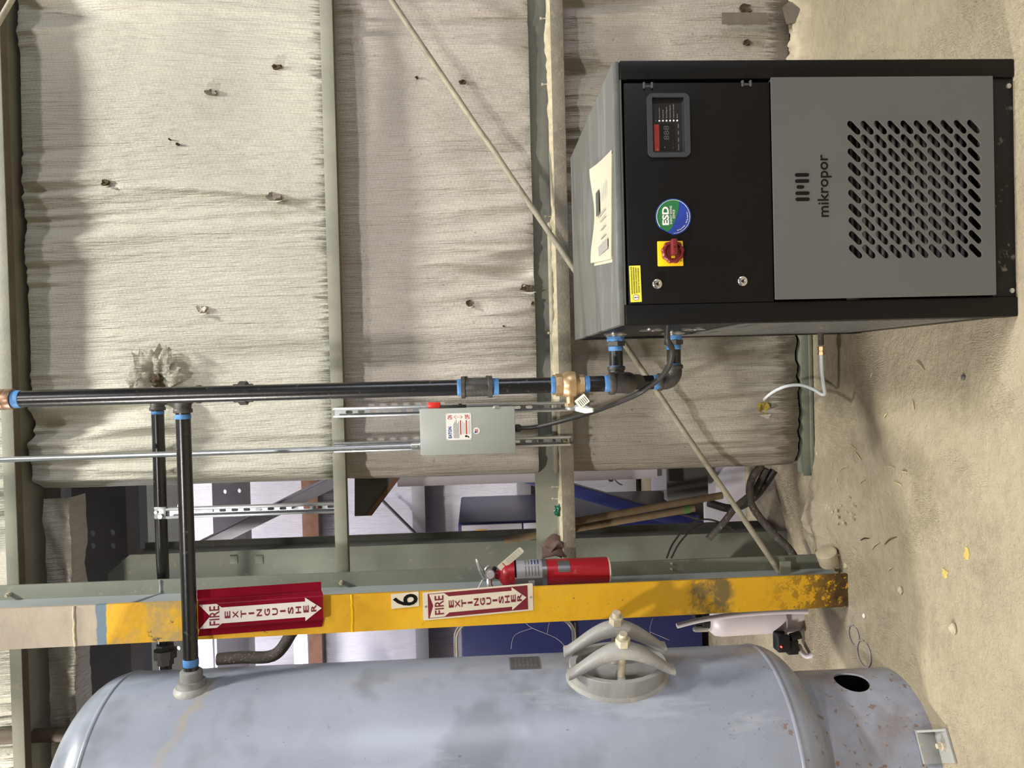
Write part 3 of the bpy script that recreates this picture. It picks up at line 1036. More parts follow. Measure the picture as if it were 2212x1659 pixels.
# shell
b = B(); b.box(DXL, DXR, DYF + .004, DYB, DZT - .016, DZT, .004); b.out('top_panel', M_DRTOP, dr)
b = B(); b.box(DXL + .048, DXR - .045, DYF + .001, DYF + .02, zt_door + .001, DZT - .0155, .001); b.out('top_rail', M_DRDKG, dr)
for x0, x1 in ((DXL, DXL + .0485), (DXR - .0455, DXR)):
    b = B(); b.box(x0, x1, DYF, DYF + .05, 0.0, DZT - .016, .004); b.out('corner_post', M_DRBLK, dr)
for x0, x1 in ((DXL, DXL + .04), (DXR - .04, DXR)):
    b = B(); b.box(x0, x1, DYB - .05, DYB, 0.0, DZT - .016, .003); b.out('corner_post', M_DRBLK, dr)
b = B(); b.box(DXL + .0485, DXR - .0455, DYF + .006, DYF + .03, .0, zb_gr, .002); br = b.out('base_rail', M_DRBASE, dr)
b = B(); b.box(DXR - .004, DXR - .001, DYF + .05, DYB - .05, .03, DZT - .016, 0); b.out('side_panel', M_DRGRY, dr)
b = B(); b.box(DXL + .04, DXR - .04, DYB - .008, DYB - .004, .03, DZT - .016, 0); b.out('back_panel', M_DRBLK, dr)
# left side: black upper panel, grey louvred lower panel
zsp = AX(1580, 707, DXL).z
b = B(); b.box(DXL + .006, DXL + .010, DYF + .05, DYB - .05, zsp, DZT - .016, 0); b.out('side_panel', M_DRBLK, dr)
ML = frame((DXL + .004, 0, 0), (0, -1, 0), (0, 0, 1))
holes = []
for i in range(16):
    for j in range(13):
        holes.append(stadium(-(DYF + .10 + i * .038), .12 + j * .030, .008, .0, .0065, 4))
holes.append(rrect(-(DYF + .26), -(DYF + .12), zsp - .05, zsp - .032, .006, 3))
holes.append(rrect(-(DYF + .56), -(DYF + .42), zsp - .05, zsp - .032, .006, 3))
plate('side_panel', [(-(DYF + .05), .05), (-(DYB - .05), .05), (-(DYB - .05), zsp), (-(DYF + .05), zsp)], holes, ML, .003, M_DRGRY, dr)
b = B(); b.box(DXL + .03, DXL + .04, DYF + .06, DYB - .06, .06, zsp, 0); b.out('inner_liner', M_BLACK, dr)
b = B(); b.box(DXL + .002, DXL + .02, DYF + .05, DYB - .05, 0, .05, 0); b.out('base_rail', M_DRBLK, dr)
# port rings on the side
for px, py in ((1407, 716), (1498, 714)):
    p = AX(px, py, DXL)
    b = B(); b.lathe((DXL + .006, p.y, p.z), (-1, 0, 0), [(.021, 0), (.034, 0), (.034, .004), (.030, .005), (.021, .005), (.021, 0)], 28)
    rg = b.out('port_ring', M_CHROME, dr)
    b = B(); b.cyl((DXL + .004, p.y, p.z), (DXL + .0075, p.y, p.z), .0215, seg=24); b.out('port_bung', M_BLACK, rg)
PY = 2.235
pz1, pz2 = A(1330, 745, PY).z, A(1455, 750, PY).z
for z in (pz1, pz2):
    b = B(); b.lathe((DXL + .006, PY, z), (-1, 0, 0), [(.036, 0), (.036, .004), (.030, .006), (.030, .010)], 28); b.out('port_ring', M_CHROME, dr)
# door
b = B(); b.box(xl_door, xr_door, DYF - .002, DYF + .02, zb_door + .001, zt_door - .004, .0025); door = b.out('door', M_DRBLK, dr)
for px, py in ((1400, 184), (1613, 180)):
    p = F(px, py, -.004)
    hz = .012
    b = B()
    b.box(p.x - .007, p.x + .007, p.y - .002, p.y + .008, p.z + hz - .005, p.z + hz, .001)
    b.box(p.x - .007, p.x + .007, p.y - .002, p.y + .008, p.z - hz, p.z - hz + .005, .001)
    b.box(p.x - .004, p.x + .001, p.y + .001, p.y + .008, p.z - hz, p.z + hz, .001)
    b.out('hinge', M_DRDKG, door)
for px, py in ((1419.3, 613.5), (1603.6, 607.4)):
    p = F(px, py, -.002)
    b = B(); b.lathe(p, (0, -1, 0), [(.0115, 0), (.0115, .003), (.009, .005), (.006, .005), (.0055, .0025), (0, .0025)], 24); b.out('lock', M_CHROME, door)
    b = B(); b.cyl(p + Vector((0, -.002, 0)), p + Vector((0, -.0035, 0)), .0052, seg=3); b.out('lock_insert', M_BLACK, door)
# grille panel with slanted slots
MG = FRONT((0, DYF - .005, 0))
gx0, gx1 = F(1900, 643).x, F(1900, 168).x
holes = []
for i in range(10):
    for j in range(10):
        p = F(1844.7 + 28.72 * i + .42 * j, 276.0 + 29.76 * j - .28 * i, -.006)
        holes.append(stadium(p.x, p.z, .0089, .0089, .0081, 6))
gp = plate('grille_panel', rrect(gx0, gx1, zb_gr, zb_door, .002, 2), holes, MG, .004, M_DRGRY, dr)
b = B(); b.box(gx0 + .002, gx0 + .005, DYF - .003, DYF + .02, zb_gr + .002, zb_door - .002, 0)
b.box(gx1 - .005, gx1 - .002, DYF - .003, DYF + .02, zb_gr + .002, zb_door - .002, 0); b.out('panel_return', M_DRGRY, gp)
b = B()
for i in range(20):
    z = zb_gr + .04 + i * .0157
    b.cyl((gx0 + .06, DYF + .055, z), (gx1 - .06, DYF + .055, z), .0042, seg=10)
b.out('condenser_coil', M_STEELD, dr)
b = B(); b.box(gx0 + .01, gx1 - .01, DYF + .075, DYF + .085, zb_gr, zb_door, 0); b.out('inner_liner', M_BLACK, dr)
# maker's mark and name
for k, yy in enumerate((379.6, 392.8, 405.6, 419, 432)):
    if k == 2:
        p0_, p1_ = F(1721.5, yy), F(1730.5, yy)
    else:
        p0_, p1_ = F(1718 + .3 * k, yy), F(1741 + .3 * k, yy)
    flat(MG, stadium((p0_.x + p1_.x) / 2, (p0_.z + p1_.z) / 2, 0.0, abs(p0_.z - p1_.z) / 2, .0043, 5), .0022, .0005, 'logo_bar', M_INK, gp)
pn = F(1785.5, 404)
txt('lettering', 'mikropor', MG @ Matrix.Translation((pn.x, pn.z, .0024)), .0262, M_INK, gp, w=.148, bold=.012)
# bolts on the base rail
for px, py in ((2195, 184), (2196, 627)):
    p = F(px, py)
    b = B(); b.lathe((p.x, DYF + .006, max(.012, p.z)), (0, -1, 0), [(.006, 0), (.006, .003), (.003, .0045), (0, .005)], 12); b.out('bolt', M_ZINC, br)

# display module
pa, pb_ = F(1399, 341), F(1487, 203.5)      # outer: top-left (world) .. bottom-right
X0, X1, Z0, Z1 = pa.x, pb_.x, pb_.z, pa.z
ix0, ix1, iz0, iz1 = F(1440, 331).x, F(1440, 212).x, F(1478, 270).z, F(1408, 270).z
MDp = FRONT((0, DYF - .005, 0))
dm = plate('display_bezel', rrect(X0, X1, Z0, Z1, .013), [rrect(ix0, ix1, iz0, iz1, .004, 3)], MDp, .006, M_BEZEL, door, 30)
b = B()
def scr(u, w, d=0.):          # point on the tilted screen: u across 0..1, w up 0..1
    e = .006
    x = (ix0 + .001) + (ix1 - ix0 - .014) * u + .001
    z = (iz0 + .006) + (iz1 - iz0 - .008) * w
    y = DYF - .0040 + .0 + .0006 - d - .0 + (.0012 * w)
    return Vector((x, y, z))
b.prism([scr(0, 0), scr(1, 0), scr(1, 1), scr(0, 1)], (0, .002, 0)); b.out('display_panel', M_BLACK, dm)
b = B()
b.prism([(ix0, DYF - .003, iz0), (ix1, DYF - .003, iz0), (ix1 - .012, DYF - .0038, iz0 + .006), (ix0, DYF - .0038, iz0 + .006)], (0, .001, 0))
b.out('bezel_slope', M_BEZEL, dm)
b = B()
b.prism([(ix1, DYF - .003, iz0), (ix1, DYF - .003, iz1), (ix1 - .012, DYF - .0035, iz1), (ix1 - .012, DYF - .0038, iz0 + .006)], (0, .001, 0))
b.out('bezel_slope', M_DRBLK, dm)
def sp(u0, u1, w0, w1, d, th=.0004):
    b = B(); b.prism([scr(u0, w0, d), scr(u1, w0, d), scr(u1, w1, d), scr(u0, w1, d)], (0, -th, 0)); return b
sp(.02, .56, .80, .96, .0002).out('warning_strip', M_REDLBL, dm)
sc_ = sp(.03, .57, .26, .75, .0002).out('screen', M_SCREEN, dm)
def st(s, u, w, h, mat, align='LEFT', wid=None):
    p = scr(u, w, .0008)
    txt('lettering', s, FRONT((p.x, p.y, p.z)), h, mat, dm, w=wid, align=align, ext=.0001)
for k, s in enumerate(('Dewpoint', 'Automatic Drain', 'Energy Saving', 'General Diagnosis', 'Automatic Diagnosis', 'Compressor Stand By', 'Service')):
    w = .88 - k * .122
    st(s, .68, w, .0026, M_GREY if k else M_DRDKG)
    p = scr(.635, w + .02, .0006)
    b = B(); b.cyl(p, p + Vector((0, -.0003, 0)), .0022, seg=10); b.out('indicator', M_WHITE if k else M_DRDKG, dm)
for s, u in (('PROGRAM', .03), ('PURGE', .2), ('MENU', .35), ('ALARM', .48)):
    st(s, u, .12, .0022, M_GREY)
st('888', .24, .46, .0125, M_DRDKG, 'LEFT', .033)
st('-', .08, .58, .008, M_GREY)
st('SET   0   v   ^', .06, .30, .0028, M_DRDKG)
for k in range(3):
    sp(.1, .53, .83 + k * .04, .838 + k * .04, .0008, .0001).out('print_line', M_KNOB, dm)
st('A', .035, .83, .0042, M_GREY)

# round energy sticker
ce = F(1453.6, 468.6); ce.y = DYF - .0026
RR = .0428
ME = FRONT(ce)
cut = [(RR * math.cos(math.radians(a)), RR * math.sin(math.radians(a))) for a in range(177, 490, 6)]
es = flat(ME, cut, 0, .0005, 'round_sticker', M_BLUEST, door)
gpts = [(.041 * math.cos(math.radians(a)), .041 * math.sin(math.radians(a))) for a in range(-22, 131, 6)] + [(-.0355, .0140), (-.025, .003), (-.012, -.0035), (.003, -.009), (.016, -.0130)]
flat(ME, gpts, .0006, .0003, 'green_field', M_GREEN, es)
ring = [(.0395 * math.cos(math.radians(a)), .0395 * math.sin(math.radians(a))) for a in range(180, 488, 6)]
b = B(); b.tube([ME @ Vector((x, y, .0011)) for x, y in ring], .0005, 5, 1); b.out('ring_line', M_WHITE, es)
txt('lettering', 'ESD', ME @ Matrix.Translation((.0017, .0115, .001)), .0145, M_WHITE, es, w=.0435, bold=.05)
txt('lettering', 'ENERGY SAVING', ME @ Matrix.Translation((.004, .0030, .001)), .0052, M_WHITE, es, w=.043)
txt('lettering', 'DEVICE', ME @ Matrix.Translation((.006, -.0040, .001)), .0052, M_WHITE, es, w=.020)
msg = 'Saving energy... Saving tomorrow...'
for k, ch in enumerate(msg):
    if ch == ' ':
        continue
    a = math.radians(196 + k * 2.85)
    txt('lettering', ch, ME @ Matrix.Translation((.0352 * math.cos(a), .0352 * math.sin(a), .001)) @ Matrix.Rotation(a + math.pi / 2, 4, 'Z'), .0030, M_WHITE, es)

# rotary isolator switch
pa, pb_ = F(1420, 576), F(1474, 521)
sw = B(); sw.box(pa.x, pb_.x, DYF - .006, DYF - .002, pb_.z, pa.z, .0018); swp = sw.out('switch_plate', M_YPLATE, door)
cs = F(1451, 545.5); cs.y = DYF - .006
b = B()
n = 96
prof = [(.0265, 0), (.0265, .006), (.0235, .009), (.0195, .009), (.0185, .003), (0, .003)]
rings = []
for r, h in prof:
    rings.append([b.bm.verts.new((cs.x + (r * (1 + (.045 * math.cos(9 * 2 * math.pi * i / n) if r > .022 else 0))) * math.cos(2 * math.pi * i / n), cs.y - h, cs.z + (r * (1 + (.045 * math.cos(9 * 2 * math.pi * i / n) if r > .022 else 0))) * math.sin(2 * math.pi * i / n))) for i in range(n)] if r else [])
for a, c in zip(rings[:-2], rings[1:-1]):
    for i in range(n):
        b.bm.faces.new((a[i], a[(i + 1) % n], c[(i + 1) % n], c[i]))
b.bm.faces.new(rings[-2])
b.out('dial', M_KNOB, swp)
b = B(); b.box(cs.x - .009, cs.x + .028, cs.y - .024, cs.y - .003, cs.z - .0065, cs.z + .0065, .0025); hdl = b.out('dial_handle', M_KNOB, swp)
b = B(); b.cyl((cs.x + .008, cs.y - .0238, cs.z), (cs.x + .008, cs.y - .0246, cs.z), .0022, seg=10); b.out('handle_dimple', M_BLACK, hdl)
txt('lettering', '0', FRONT((cs.x - .021, cs.y - .0004, cs.z - .022)), .004, M_INK, swp)
txt('lettering', 'OFF', FRONT((cs.x - .021, cs.y - .0004, cs.z - .028)), .003, M_INK, swp)
b = B(); b.box(cs.x - .015, cs.x - .009, cs.y - .0048, cs.y - .0032, cs.z - .005, cs.z + .004, .0005); b.out('dial_mark', M_YPLATE, swp)

# yellow caution sticker
p = F(1372, 613.5); p.y = DYF - .0026
MY = FRONT(p) @ Matrix.Rotation(math.radians(1.2), 4, 'Z')
ys = flat(MY, rrect(-.043, .043, -.0135, .0135, .001, 2), 0, .0004, 'caution_sticker', M_YSTICK, door)
flat(MY, ellipse(-.0325, 0, .0072, .0072, 20), .0005, .0002, 'mark_ring', M_KNOB, ys)
flat(MY, ellipse(-.0325, 0, .0062, .0062, 20), .0008, .0002, 'mark_disc', M_WHITE, ys)
txt('lettering', '!', MY @ Matrix.Translation((-.0325, -.0045, .0011)), .009, M_INK, ys, bold=.03)
for k, s in enumerate(('WHEN SWITCHED OFF BY DISCONNECTOR, ALL OF ITS', 'PARTS ARE DE-ENERGISED. BEFORE RESTARTING THE', 'DEVICE WAIT AT LEAST 5 MINUTES TO PREVENT', 'DAMAGE TO THE COMPRESSOR')):
    txt('lettering', s, MY @ Matrix.Translation((.008, .0075 - k * .0055, .0005)), .0026, M_INK, ys, w=.064 - .002 * k)

# leaflets on top of the cabinet
lf = thing('leaflet', 'white printed leaflets lying on top of the dryer cabinet', 'leaflet', (0.4, 1.9, DZT))
def top_pt(px, py, lift=0.):
    p = AZ(px, py, DZT + lift)
    return Vector((p.x, p.y, DZT + lift))
def sheet(c, name, mat, parent, z0, lift):
    """c: four corners on the top plane; a lift curls the far edge"""
    b = B()
    nu, nv = 16, 10
    g = []
    for j in range(nv + 1):
        row = []
        for i in range(nu + 1):
            u, v = i / nu, j / nv
            p = c[0].lerp(c[1], u).lerp(c[3].lerp(c[2], u), v)
            row.append(b.bm.verts.new((p.x, p.y, z0 + lift * (v ** 3) * (.5 + .5 * math.cos(2 * math.pi * u)) + .0015 * math.sin(6 * u + 1) * v)))
        g.append(row)
    for j in range(nv):
        for i in range(nu):
            b.bm.faces.new((g[j][i], g[j][i + 1], g[j + 1][i + 1], g[j + 1][i]))
    bmesh.ops.solidify(b.bm, geom=list(b.bm.faces), thickness=.0006)
    return b.out(name, mat, parent, 60)
cL = [top_pt(1324, 559), top_pt(1325, 323), top_pt(1285, 366), top_pt(1288, 568)]
sheet([p + Vector((-.008, .002, 0)) for p in cL], 'page', M_PAPER, lf, DZT + .0012, .003)
pg = sheet(cL, 'page', M_PAPER, lf, DZT + .0045, .010)
MLf = frame(cL[0] + Vector((0, 0, .0062)), (1, 0, 0), (0, 1, 0))
wL = (cL[1] - cL[0]).x
dL = (cL[3] - cL[0]).y
def lrect(u0, u1, v0, v1, mat, name):
    u0, u1, v0, v1 = u0 * wL, u1 * wL, v0 * dL, v1 * dL
    flat(MLf, [(u0, v0), (u1, v0), (u1, v1), (u0, v1)], .0015, .0003, name, mat, pg)
lrect(.55, .80, .55, .74, M_DRDKG, 'printed_picture')
lrect(.12, .22, .10, .78, M_GREY, 'printed_bar')
for k in range(4):
    lrect(.64, .80 - .02 * k, .14 + .09 * k, .155 + .09 * k, M_GREY, 'printed_line')
for k, uu in enumerate((.27, .36, .45, .52)):
    lrect(uu, uu + .012, .2, .5 if k < 3 else .62, M_GREY, 'printed_line')

# ------------------------------------------------------------------ pipe work
def ring_fit(b, p, ax, r, ln):
    """collar of length ln along ax, starting at p"""
    p, ax = Vector(p), Vector(ax).normalized()
    b.lathe(p, ax, [(r * .97, 0), (r, ln * .12), (r, ln * .88), (r * .97, ln)], 28)
def elbow(b, c, d0, d1, R, r, coll=.012):
    """90 degree elbow centred on corner c, openings towards d0 and d1"""
    c, d0, d1 = Vector(c), Vector(d0).normalized(), Vector(d1).normalized()
    pts = [c + d0 * R]
    ctr = c + (d0 + d1) * R * .8
    for k in range(9):
        a = math.pi / 2 * k / 8
        pts.append(ctr - d1 * R * .8 * math.cos(a) - d0 * R * .8 * math.sin(a))
    pts.append(c + d1 * R)
    b.tube(pts, r * 1.13, 20, 1)
    ring_fit(b, c + d0 * (R - coll * .2), d0, r * 1.27, coll)
    ring_fit(b, c + d1 * (R - coll * .2), d1, r * 1.27, coll)
def tape(p, ax, r, ln, parent):
    b = B(); b.lathe(p, ax, [(r * 1.0, 0), (r * 1.045, .001), (r * 1.05, ln * .5), (r * 1.035, ln - .001), (r, ln)], 24)
    return b.out('thread_tape', M_TAPE, parent)
def pipe(p0, p1, r, parent, name='pipe', mat=None):
    b = B(); b.cyl(p0, p1, r, seg=32); return b.out(name, mat or M_BLKPIPE, parent)

UPV, LF, FR, BK = Vector((0, 0, 1)), Vector((-1, 0, 0)), Vector((0, -1, 0)), Vector((0, 1, 0))
PR = .0213
KF = PR / .024
MY_, RY = 1.98, PY                           # main riser in front, rear riser behind it
MXm, RX = A(750, 843.5, MY_).x, A(1100, 834, RY).x
def ball_valve(parent, x, y, z0, z1, lever):
    """brass ball valve along Z between z0 and z1"""
    hgt = z1 - z0
    vb = B()
    vb.lathe((x, y, z0), UPV, [(PR * 1.02, 0), (.030 * KF, .001), (.030 * KF, hgt * .18)], 8)
    vb.lathe((x, y, z0 + hgt * .16), UPV, [(.028 * KF, 0), (.030 * KF, .005), (.039 * KF, hgt * .16), (.041 * KF, hgt * .30), (.041 * KF, hgt * .42), (.034 * KF, hgt * .58), (.030 * KF, hgt * .60)], 32)
    vb.lathe((x, y, z1 - hgt * .24), UPV, [(.0335 * KF, 0), (.034 * KF, .002), (.034 * KF, hgt * .22), (PR * 1.02, hgt * .24)], 8)
    v = vb.out('ball_valve', M_BRASS, parent, 30)
    if lever:
        zc = z0 + hgt * .5
        b = B(); b.cyl((x - .034, y - .004, zc), (x - .056, y - .006, zc), .011, seg=16); b.cyl((x - .050, y - .006, zc), (x - .058, y - .006, zc), .015, seg=6); b.out('valve_stem', M_BRASS, v)
        b = B(); b.tube([(x - .058, y - .006, zc + .012), (x - .062, y - .008, zc), (x - .060, y - .012, zc - .03), (x - .066, y - .03, zc - .05)], [.006, .009, .009, .007], 8, 4); b.out('valve_lever', M_GALV, v)
        b = B(); b.tube([(x - .064, y - .024, zc - .012), (x - .068, y - .034, zc - .036), (x - .068, y - .046, zc - .055)], [.006, .0085, .005], 8, 4); b.out('lever_grip', M_WHITE, v)
        Mt = frame((x - .046, y - .045, zc - .028), (.8, 0, .6), (-.6, 0, .8))
        tg_ = flat(Mt, rrect(-.010, .016, -.016, .016, .002, 2), 0, .0006, 'valve_tag', M_PAPER, v)
        for k in range(5):
            flat(Mt, [(-.007, -.012 + k * .005), (.010, -.012 + k * .005), (.010, -.0105 + k * .005), (-.007, -.0105 + k * .005)], .0007, .0002, 'tag_line', M_INK, tg_)
    return v

# outlet run: cabinet port -> left -> forward -> up out of frame
ro = thing('pipe_run', 'black steel air pipe rising from the dryer port past the brass valve', 'pipe', (MXm, MY_, pz1))
def nipple(z, parent, xend):
    tape((DXL - .004, PY, z), LF, .0285 * KF, .014, parent)
    b = B(); b.lathe((DXL - .018, PY, z), LF, [(.026 * KF, 0), (.033 * KF, .001), (.033 * KF, .014), (.026 * KF, .015)], 6); b.out('bushing', M_FIT, parent, 20)
    tape((DXL - .033, PY, z), LF, PR, .014, parent)
    pipe((DXL - .03, PY, z), (xend, PY, z), PR * .98, parent)
    tape((xend + .014, PY, z), LF, PR, .012, parent)
zE1 = pz1
nipple(zE1, ro, RX + .040)
b = B(); elbow(b, (RX + .006, PY, zE1), (1, 0, 0), FR, .036, PR); b.out('elbow', M_FIT, ro)
zM = A(1362, 836, MY_).z
pipe((RX + .006, PY - .03, zE1), (RX + .006, MY_ + .05, zE1 - .02), PR, ro)
b = B(); elbow(b, (MXm, MY_, zM), BK, UPV, .046, PR * 1.12, .016); b.out('elbow', M_FIT, ro)
zV0, zV1 = A(1262, 838, MY_).z, A(1199, 838, MY_).z
zC0, zC1 = A(1064, 838, MY_).z, A(996, 838, MY_).z
zTop = A(30, 862, MY_).z
pipe((MXm, MY_, zM + .035), (MXm, MY_, zV0 + .01), PR, ro)
tape((MXm, MY_, zM + .056), UPV, PR, .016, ro)
tape((MXm, MY_, zV0 - .014), UPV, PR * 1.02, .016, ro)
ball_valve(ro, MXm, MY_, zV0, zV1, True)
tape((MXm, MY_, zV1), UPV, PR * 1.03, .012, ro)
pipe((MXm, MY_, zV1 - .005), (MXm, MY_, zC0 + .01), PR, ro)
tape((MXm, MY_, zC0 - .017), UPV, PR * 1.02, .02, ro)
b = B()
b.lathe((MXm, MY_, zC0), UPV, [(q_ * KF, h_) for q_, h_ in ((.029, 0), (.0335, .001), (.0335, .010), (.029, .013), (.029, zC1 - zC0 - .013), (.0335, zC1 - zC0 - .010), (.0335, zC1 - zC0 - .001), (.029, zC1 - zC0))], 32)
b.box(MXm - .006, MXm + .006, MY_ - .028, MY_ - .023, zC0 + .012, zC1 - .012, .002)
b.box(MXm + .023, MXm + .030, MY_ - .006, MY_ + .006, zC0 + .010, zC0 + .018, .001)
b.box(MXm + .023, MXm + .030, MY_ - .006, MY_ + .006, zC1 - .018, zC1 - .010, .001)
b.out('coupling', M_FIT, ro)
tape((MXm, MY_, zC1 - .002), UPV, PR * 1.02, .012, ro)
pipe((MXm, MY_, zC1 - .01), (MXm, MY_, zTop), PR, ro)
tape((MXm, MY_, zTop - .020), UPV, PR * 1.02, .022, ro)
b = B(); ring_fit(b, (MXm, MY_, zTop), UPV, .0268, .022)
b.lathe((MXm, MY_, zTop + .02), UPV, [(.0272, 0), (.0276, .03), (.024, .05), (.024, .09)], 28); b.out('coupling', M_COPPER, ro)
pipe((MXm, MY_, zTop + .10), (MXm, MY_, 4.6), PR, ro)

# inlet run: tank -> left-right pipe -> rear riser -> valve -> elbow -> cabinet port
ri = thing('pipe_run', 'black steel air pipe joining the top of the tank to the dryer', 'pipe', (RX, RY, pz2))
zA_ = A(402, 1100, RY).z
nipple(pz2, ri, RX + .042)
b = B(); elbow(b, (RX, RY, pz2), (1, 0, 0), UPV, .042, PR); b.out('elbow', M_FIT, ri)
tape((RX, RY, pz2 + .050), UPV, PR, .016, ri)
zv0, zv1 = A(1245, 832, RY).z, A(1192, 832, RY).z
pipe((RX, RY, pz2 + .04), (RX, RY, zv0), PR, ri)
ball_valve(ri, RX, RY, zv0, zv1, False)
tape((RX, RY, zv1), UPV, PR * 1.03, .012, ri)
pipe((RX, RY, zv1), (RX, RY, zA_ - .04), PR, ri)
zu = A(525, 835, RY).z
b = B(); b.lathe((RX, RY, zu - .03), UPV, [(.024, 0), (.0275, .002), (.0275, .016), (.0355, .018), (.0355, .040), (.0275, .042), (.0275, .058), (.024, .060)], 8); b.out('union', M_FIT, ri, 25)
tape((RX, RY, zu - .042), UPV, PR * 1.02, .012, ri)
b = B(); elbow(b, (RX, RY, zA_), (0, 0, -1), LF, .044, PR); b.out('elbow', M_FIT, ri)
tape((RX - .058, RY, zA_), LF, PR, .014, ri)
xT = A(408, 1434, RY).x
pipe((RX - .04, RY, zA_), (xT - .03, RY, zA_), PR, ri)
tape((xT + .016, RY, zA_), LF, PR * 1.02, .022, ri)

# smaller pipe through the wall, running left behind the column
rb = thing('pipe_run', 'thinner black pipe coming out of the torn wall insulation and passing behind the column', 'pipe', (-.13, 2.82, 2.4))
BY, BR = 2.80, .0222
pB = A(343, 868, BY)
zB_ = A(344, 1000, BY).z
b = B(); elbow(b, (pB.x + .012, BY, zB_), BK, LF, .034, BR, .012); b.out('elbow', M_FIT, rb)
pipe((pB.x + .012, BY + .03, zB_), (pB.x + .012, 2.96, zB_), BR, rb)
tape((pB.x - .034, BY, zB_), LF, BR, .012, rb)
pipe((pB.x - .03, BY, zB_), (A(346, 1395, BY).x, BY, zB_), BR, rb)
xu = A(350, 1402, BY).x
b = B(); b.lathe((xu + .02, BY, zB_), LF, [(.026, 0), (.032, .002), (.032, .02), (.042, .022), (.042, .052), (.030, .056), (.030, .076), (.022, .078)], 8); b.out('union', M_FIT, rb, 25)
pipe((xu - .05, BY, zB_), (-1.9, BY, zB_), BR, rb)

# ------------------------------------------------------------------ strut channels
def strut(name, p_top, p_bot, yf, label, slot0=.02):
    """C channel standing upright, slotted back, lips to the front; yf is the lip face"""
    x, z0, z1 = (p_top.x + p_bot.x) / 2, p_bot.z, p_top.z
    s_ = thing(name, label, 'strut channel', (x, yf + .04, z0), 'slotted strut channels')
    w, d, t = .0168, .036, .0025
    holes, z = [], z0 + slot0
    while z < z1 - .02:
        holes.append(stadium(x, z, 0, .0072, .0056, 5))
        z += .0440
    plate('channel_back', [(x - w, z0), (x + w, z0), (x + w, z1), (x - w, z1)], holes, FRONT((0, yf + d, 0)), t, M_GALV, s_)
    for sx in (-1, 1):
        b = B()
        b.box(x + sx * w - t / 2, x + sx * w + t / 2, yf, yf + d, z0, z1, 0)
        b.box(x + sx * (w - .0028) - .0036, x + sx * (w - .0028) + .0036, yf - .001, yf + .0015, z0, z1, .0007)
        b.out('channel_lip', M_GALV, s_)
    return s_
YS = YG - .041
zst = A(719, 890, YS).z
s1 = strut('strut_channel', Vector((A(970, 885, YS).x, 0, zst)), Vector((A(970, 885, YS).x, 0, A(1234, 885, YS).z)), YS, 'slotted galvanised strut behind the grey switch box, nearer the riser pipe')
s2 = strut('strut_channel', Vector((A(970, 960, YS).x, 0, zst)), Vector((A(970, 960, YS).x, 0, A(1233, 955, YS).z)), YS, 'slotted galvanised strut behind the grey switch box, on the conduit side')
for s_, px, py in ((s1, 1222, 884), (s2, 1219, 955)):
    p = A(px, py, YG)
    b = B(); b.cyl((p.x, YG - .004, p.z), (p.x, YG - .014, p.z), .008, seg=6); b.out('bolt', M_BRASS, s_)
YS3 = 2.752
p3t, p3b = A(358, 1110, YS3), A(716, 1108, YS3)
s3 = strut('strut_channel', Vector((p3t.x, 0, p3t.z)), Vector((p3t.x, 0, Z_G1T + .001)), YS3, 'slotted galvanised strut standing on the girt, clamped to the thinner pipe')
b = B()
b.box(p3t.x - .022, p3t.x + .022, BY - .028, BY - .022, zB_ - .03, zB_ + .012, .002)
b.cyl((p3t.x - .012, BY - .038, zB_ - .012), (p3t.x - .012, BY - .02, zB_ - .012), .009, seg=6)
b.cyl((p3t.x + .004, BY - .036, zB_ + .004), (p3t.x + .004, BY - .02, zB_ + .004), .006, seg=8)
for sx in (-.016, .016):
    b.lathe((p3t.x + sx - .003, BY, zB_), (1, 0, 0), [(BR + .0005, 0), (BR + .003, 0), (BR + .003, .006), (BR + .0005, .006), (BR + .0005, 0)], 24)
b.out('pipe_clamp', M_GALV, s3)

# ------------------------------------------------------------------ switch box with conduit and cable
YBX = 2.585
x0, x1, z0, z1 = rect(907, 882, 1112, 981, YBX)
bx = thing('switch_box', 'grey electrical disconnect switch box on strut channels', 'switch box', ((x0 + x1) / 2, YS, z0))
b = B(); b.box(x0, x1, YBX + .006, YS - .002, z0, z1, .002); b.out('enclosure', M_BOX, bx)
b = B(); b.box(x0 - .002, x1 + .002, YBX, YBX + .02, z0 - .002, z1 - .004, .003); cv = b.out('cover', M_BOX, bx)
# operating mechanism on the right-hand side
zh0, zh1 = A(985, 878, YBX).z, A(948, 878, YBX).z
b = B()
b.box(x1 + .002, x1 + .012, YBX + .012, YBX + .05, zh0 - .035, zh1 + .002, .001)
b.box(x1 + .004, x1 + .016, YBX + .018, YBX + .03, zh0 - .02, zh0 - .008, .001)
b.out('mechanism', M_BLACK, bx)
b = B(); b.box(x1 + .004, x1 + .014, YBX + .016, YBX + .024, zh0 + .01, zh1 + .02, .001); arm = b.out('switch_arm', M_GALV, bx)
b = B(); b.box(x1 + .003, x1 + .024, YBX + .008, YBX + .034, A(951, 876, YBX).z, A(923, 876, YBX).z, .004); b.out('switch_handle', M_REDPL, arm)
p = A(1072, 880, YBX)
b = B(); b.box(p.x - .004, p.x + .006, YBX - .003, YBX + .002, p.z - .010, p.z + .010, .001); b.out('latch', M_ZINC, cv)
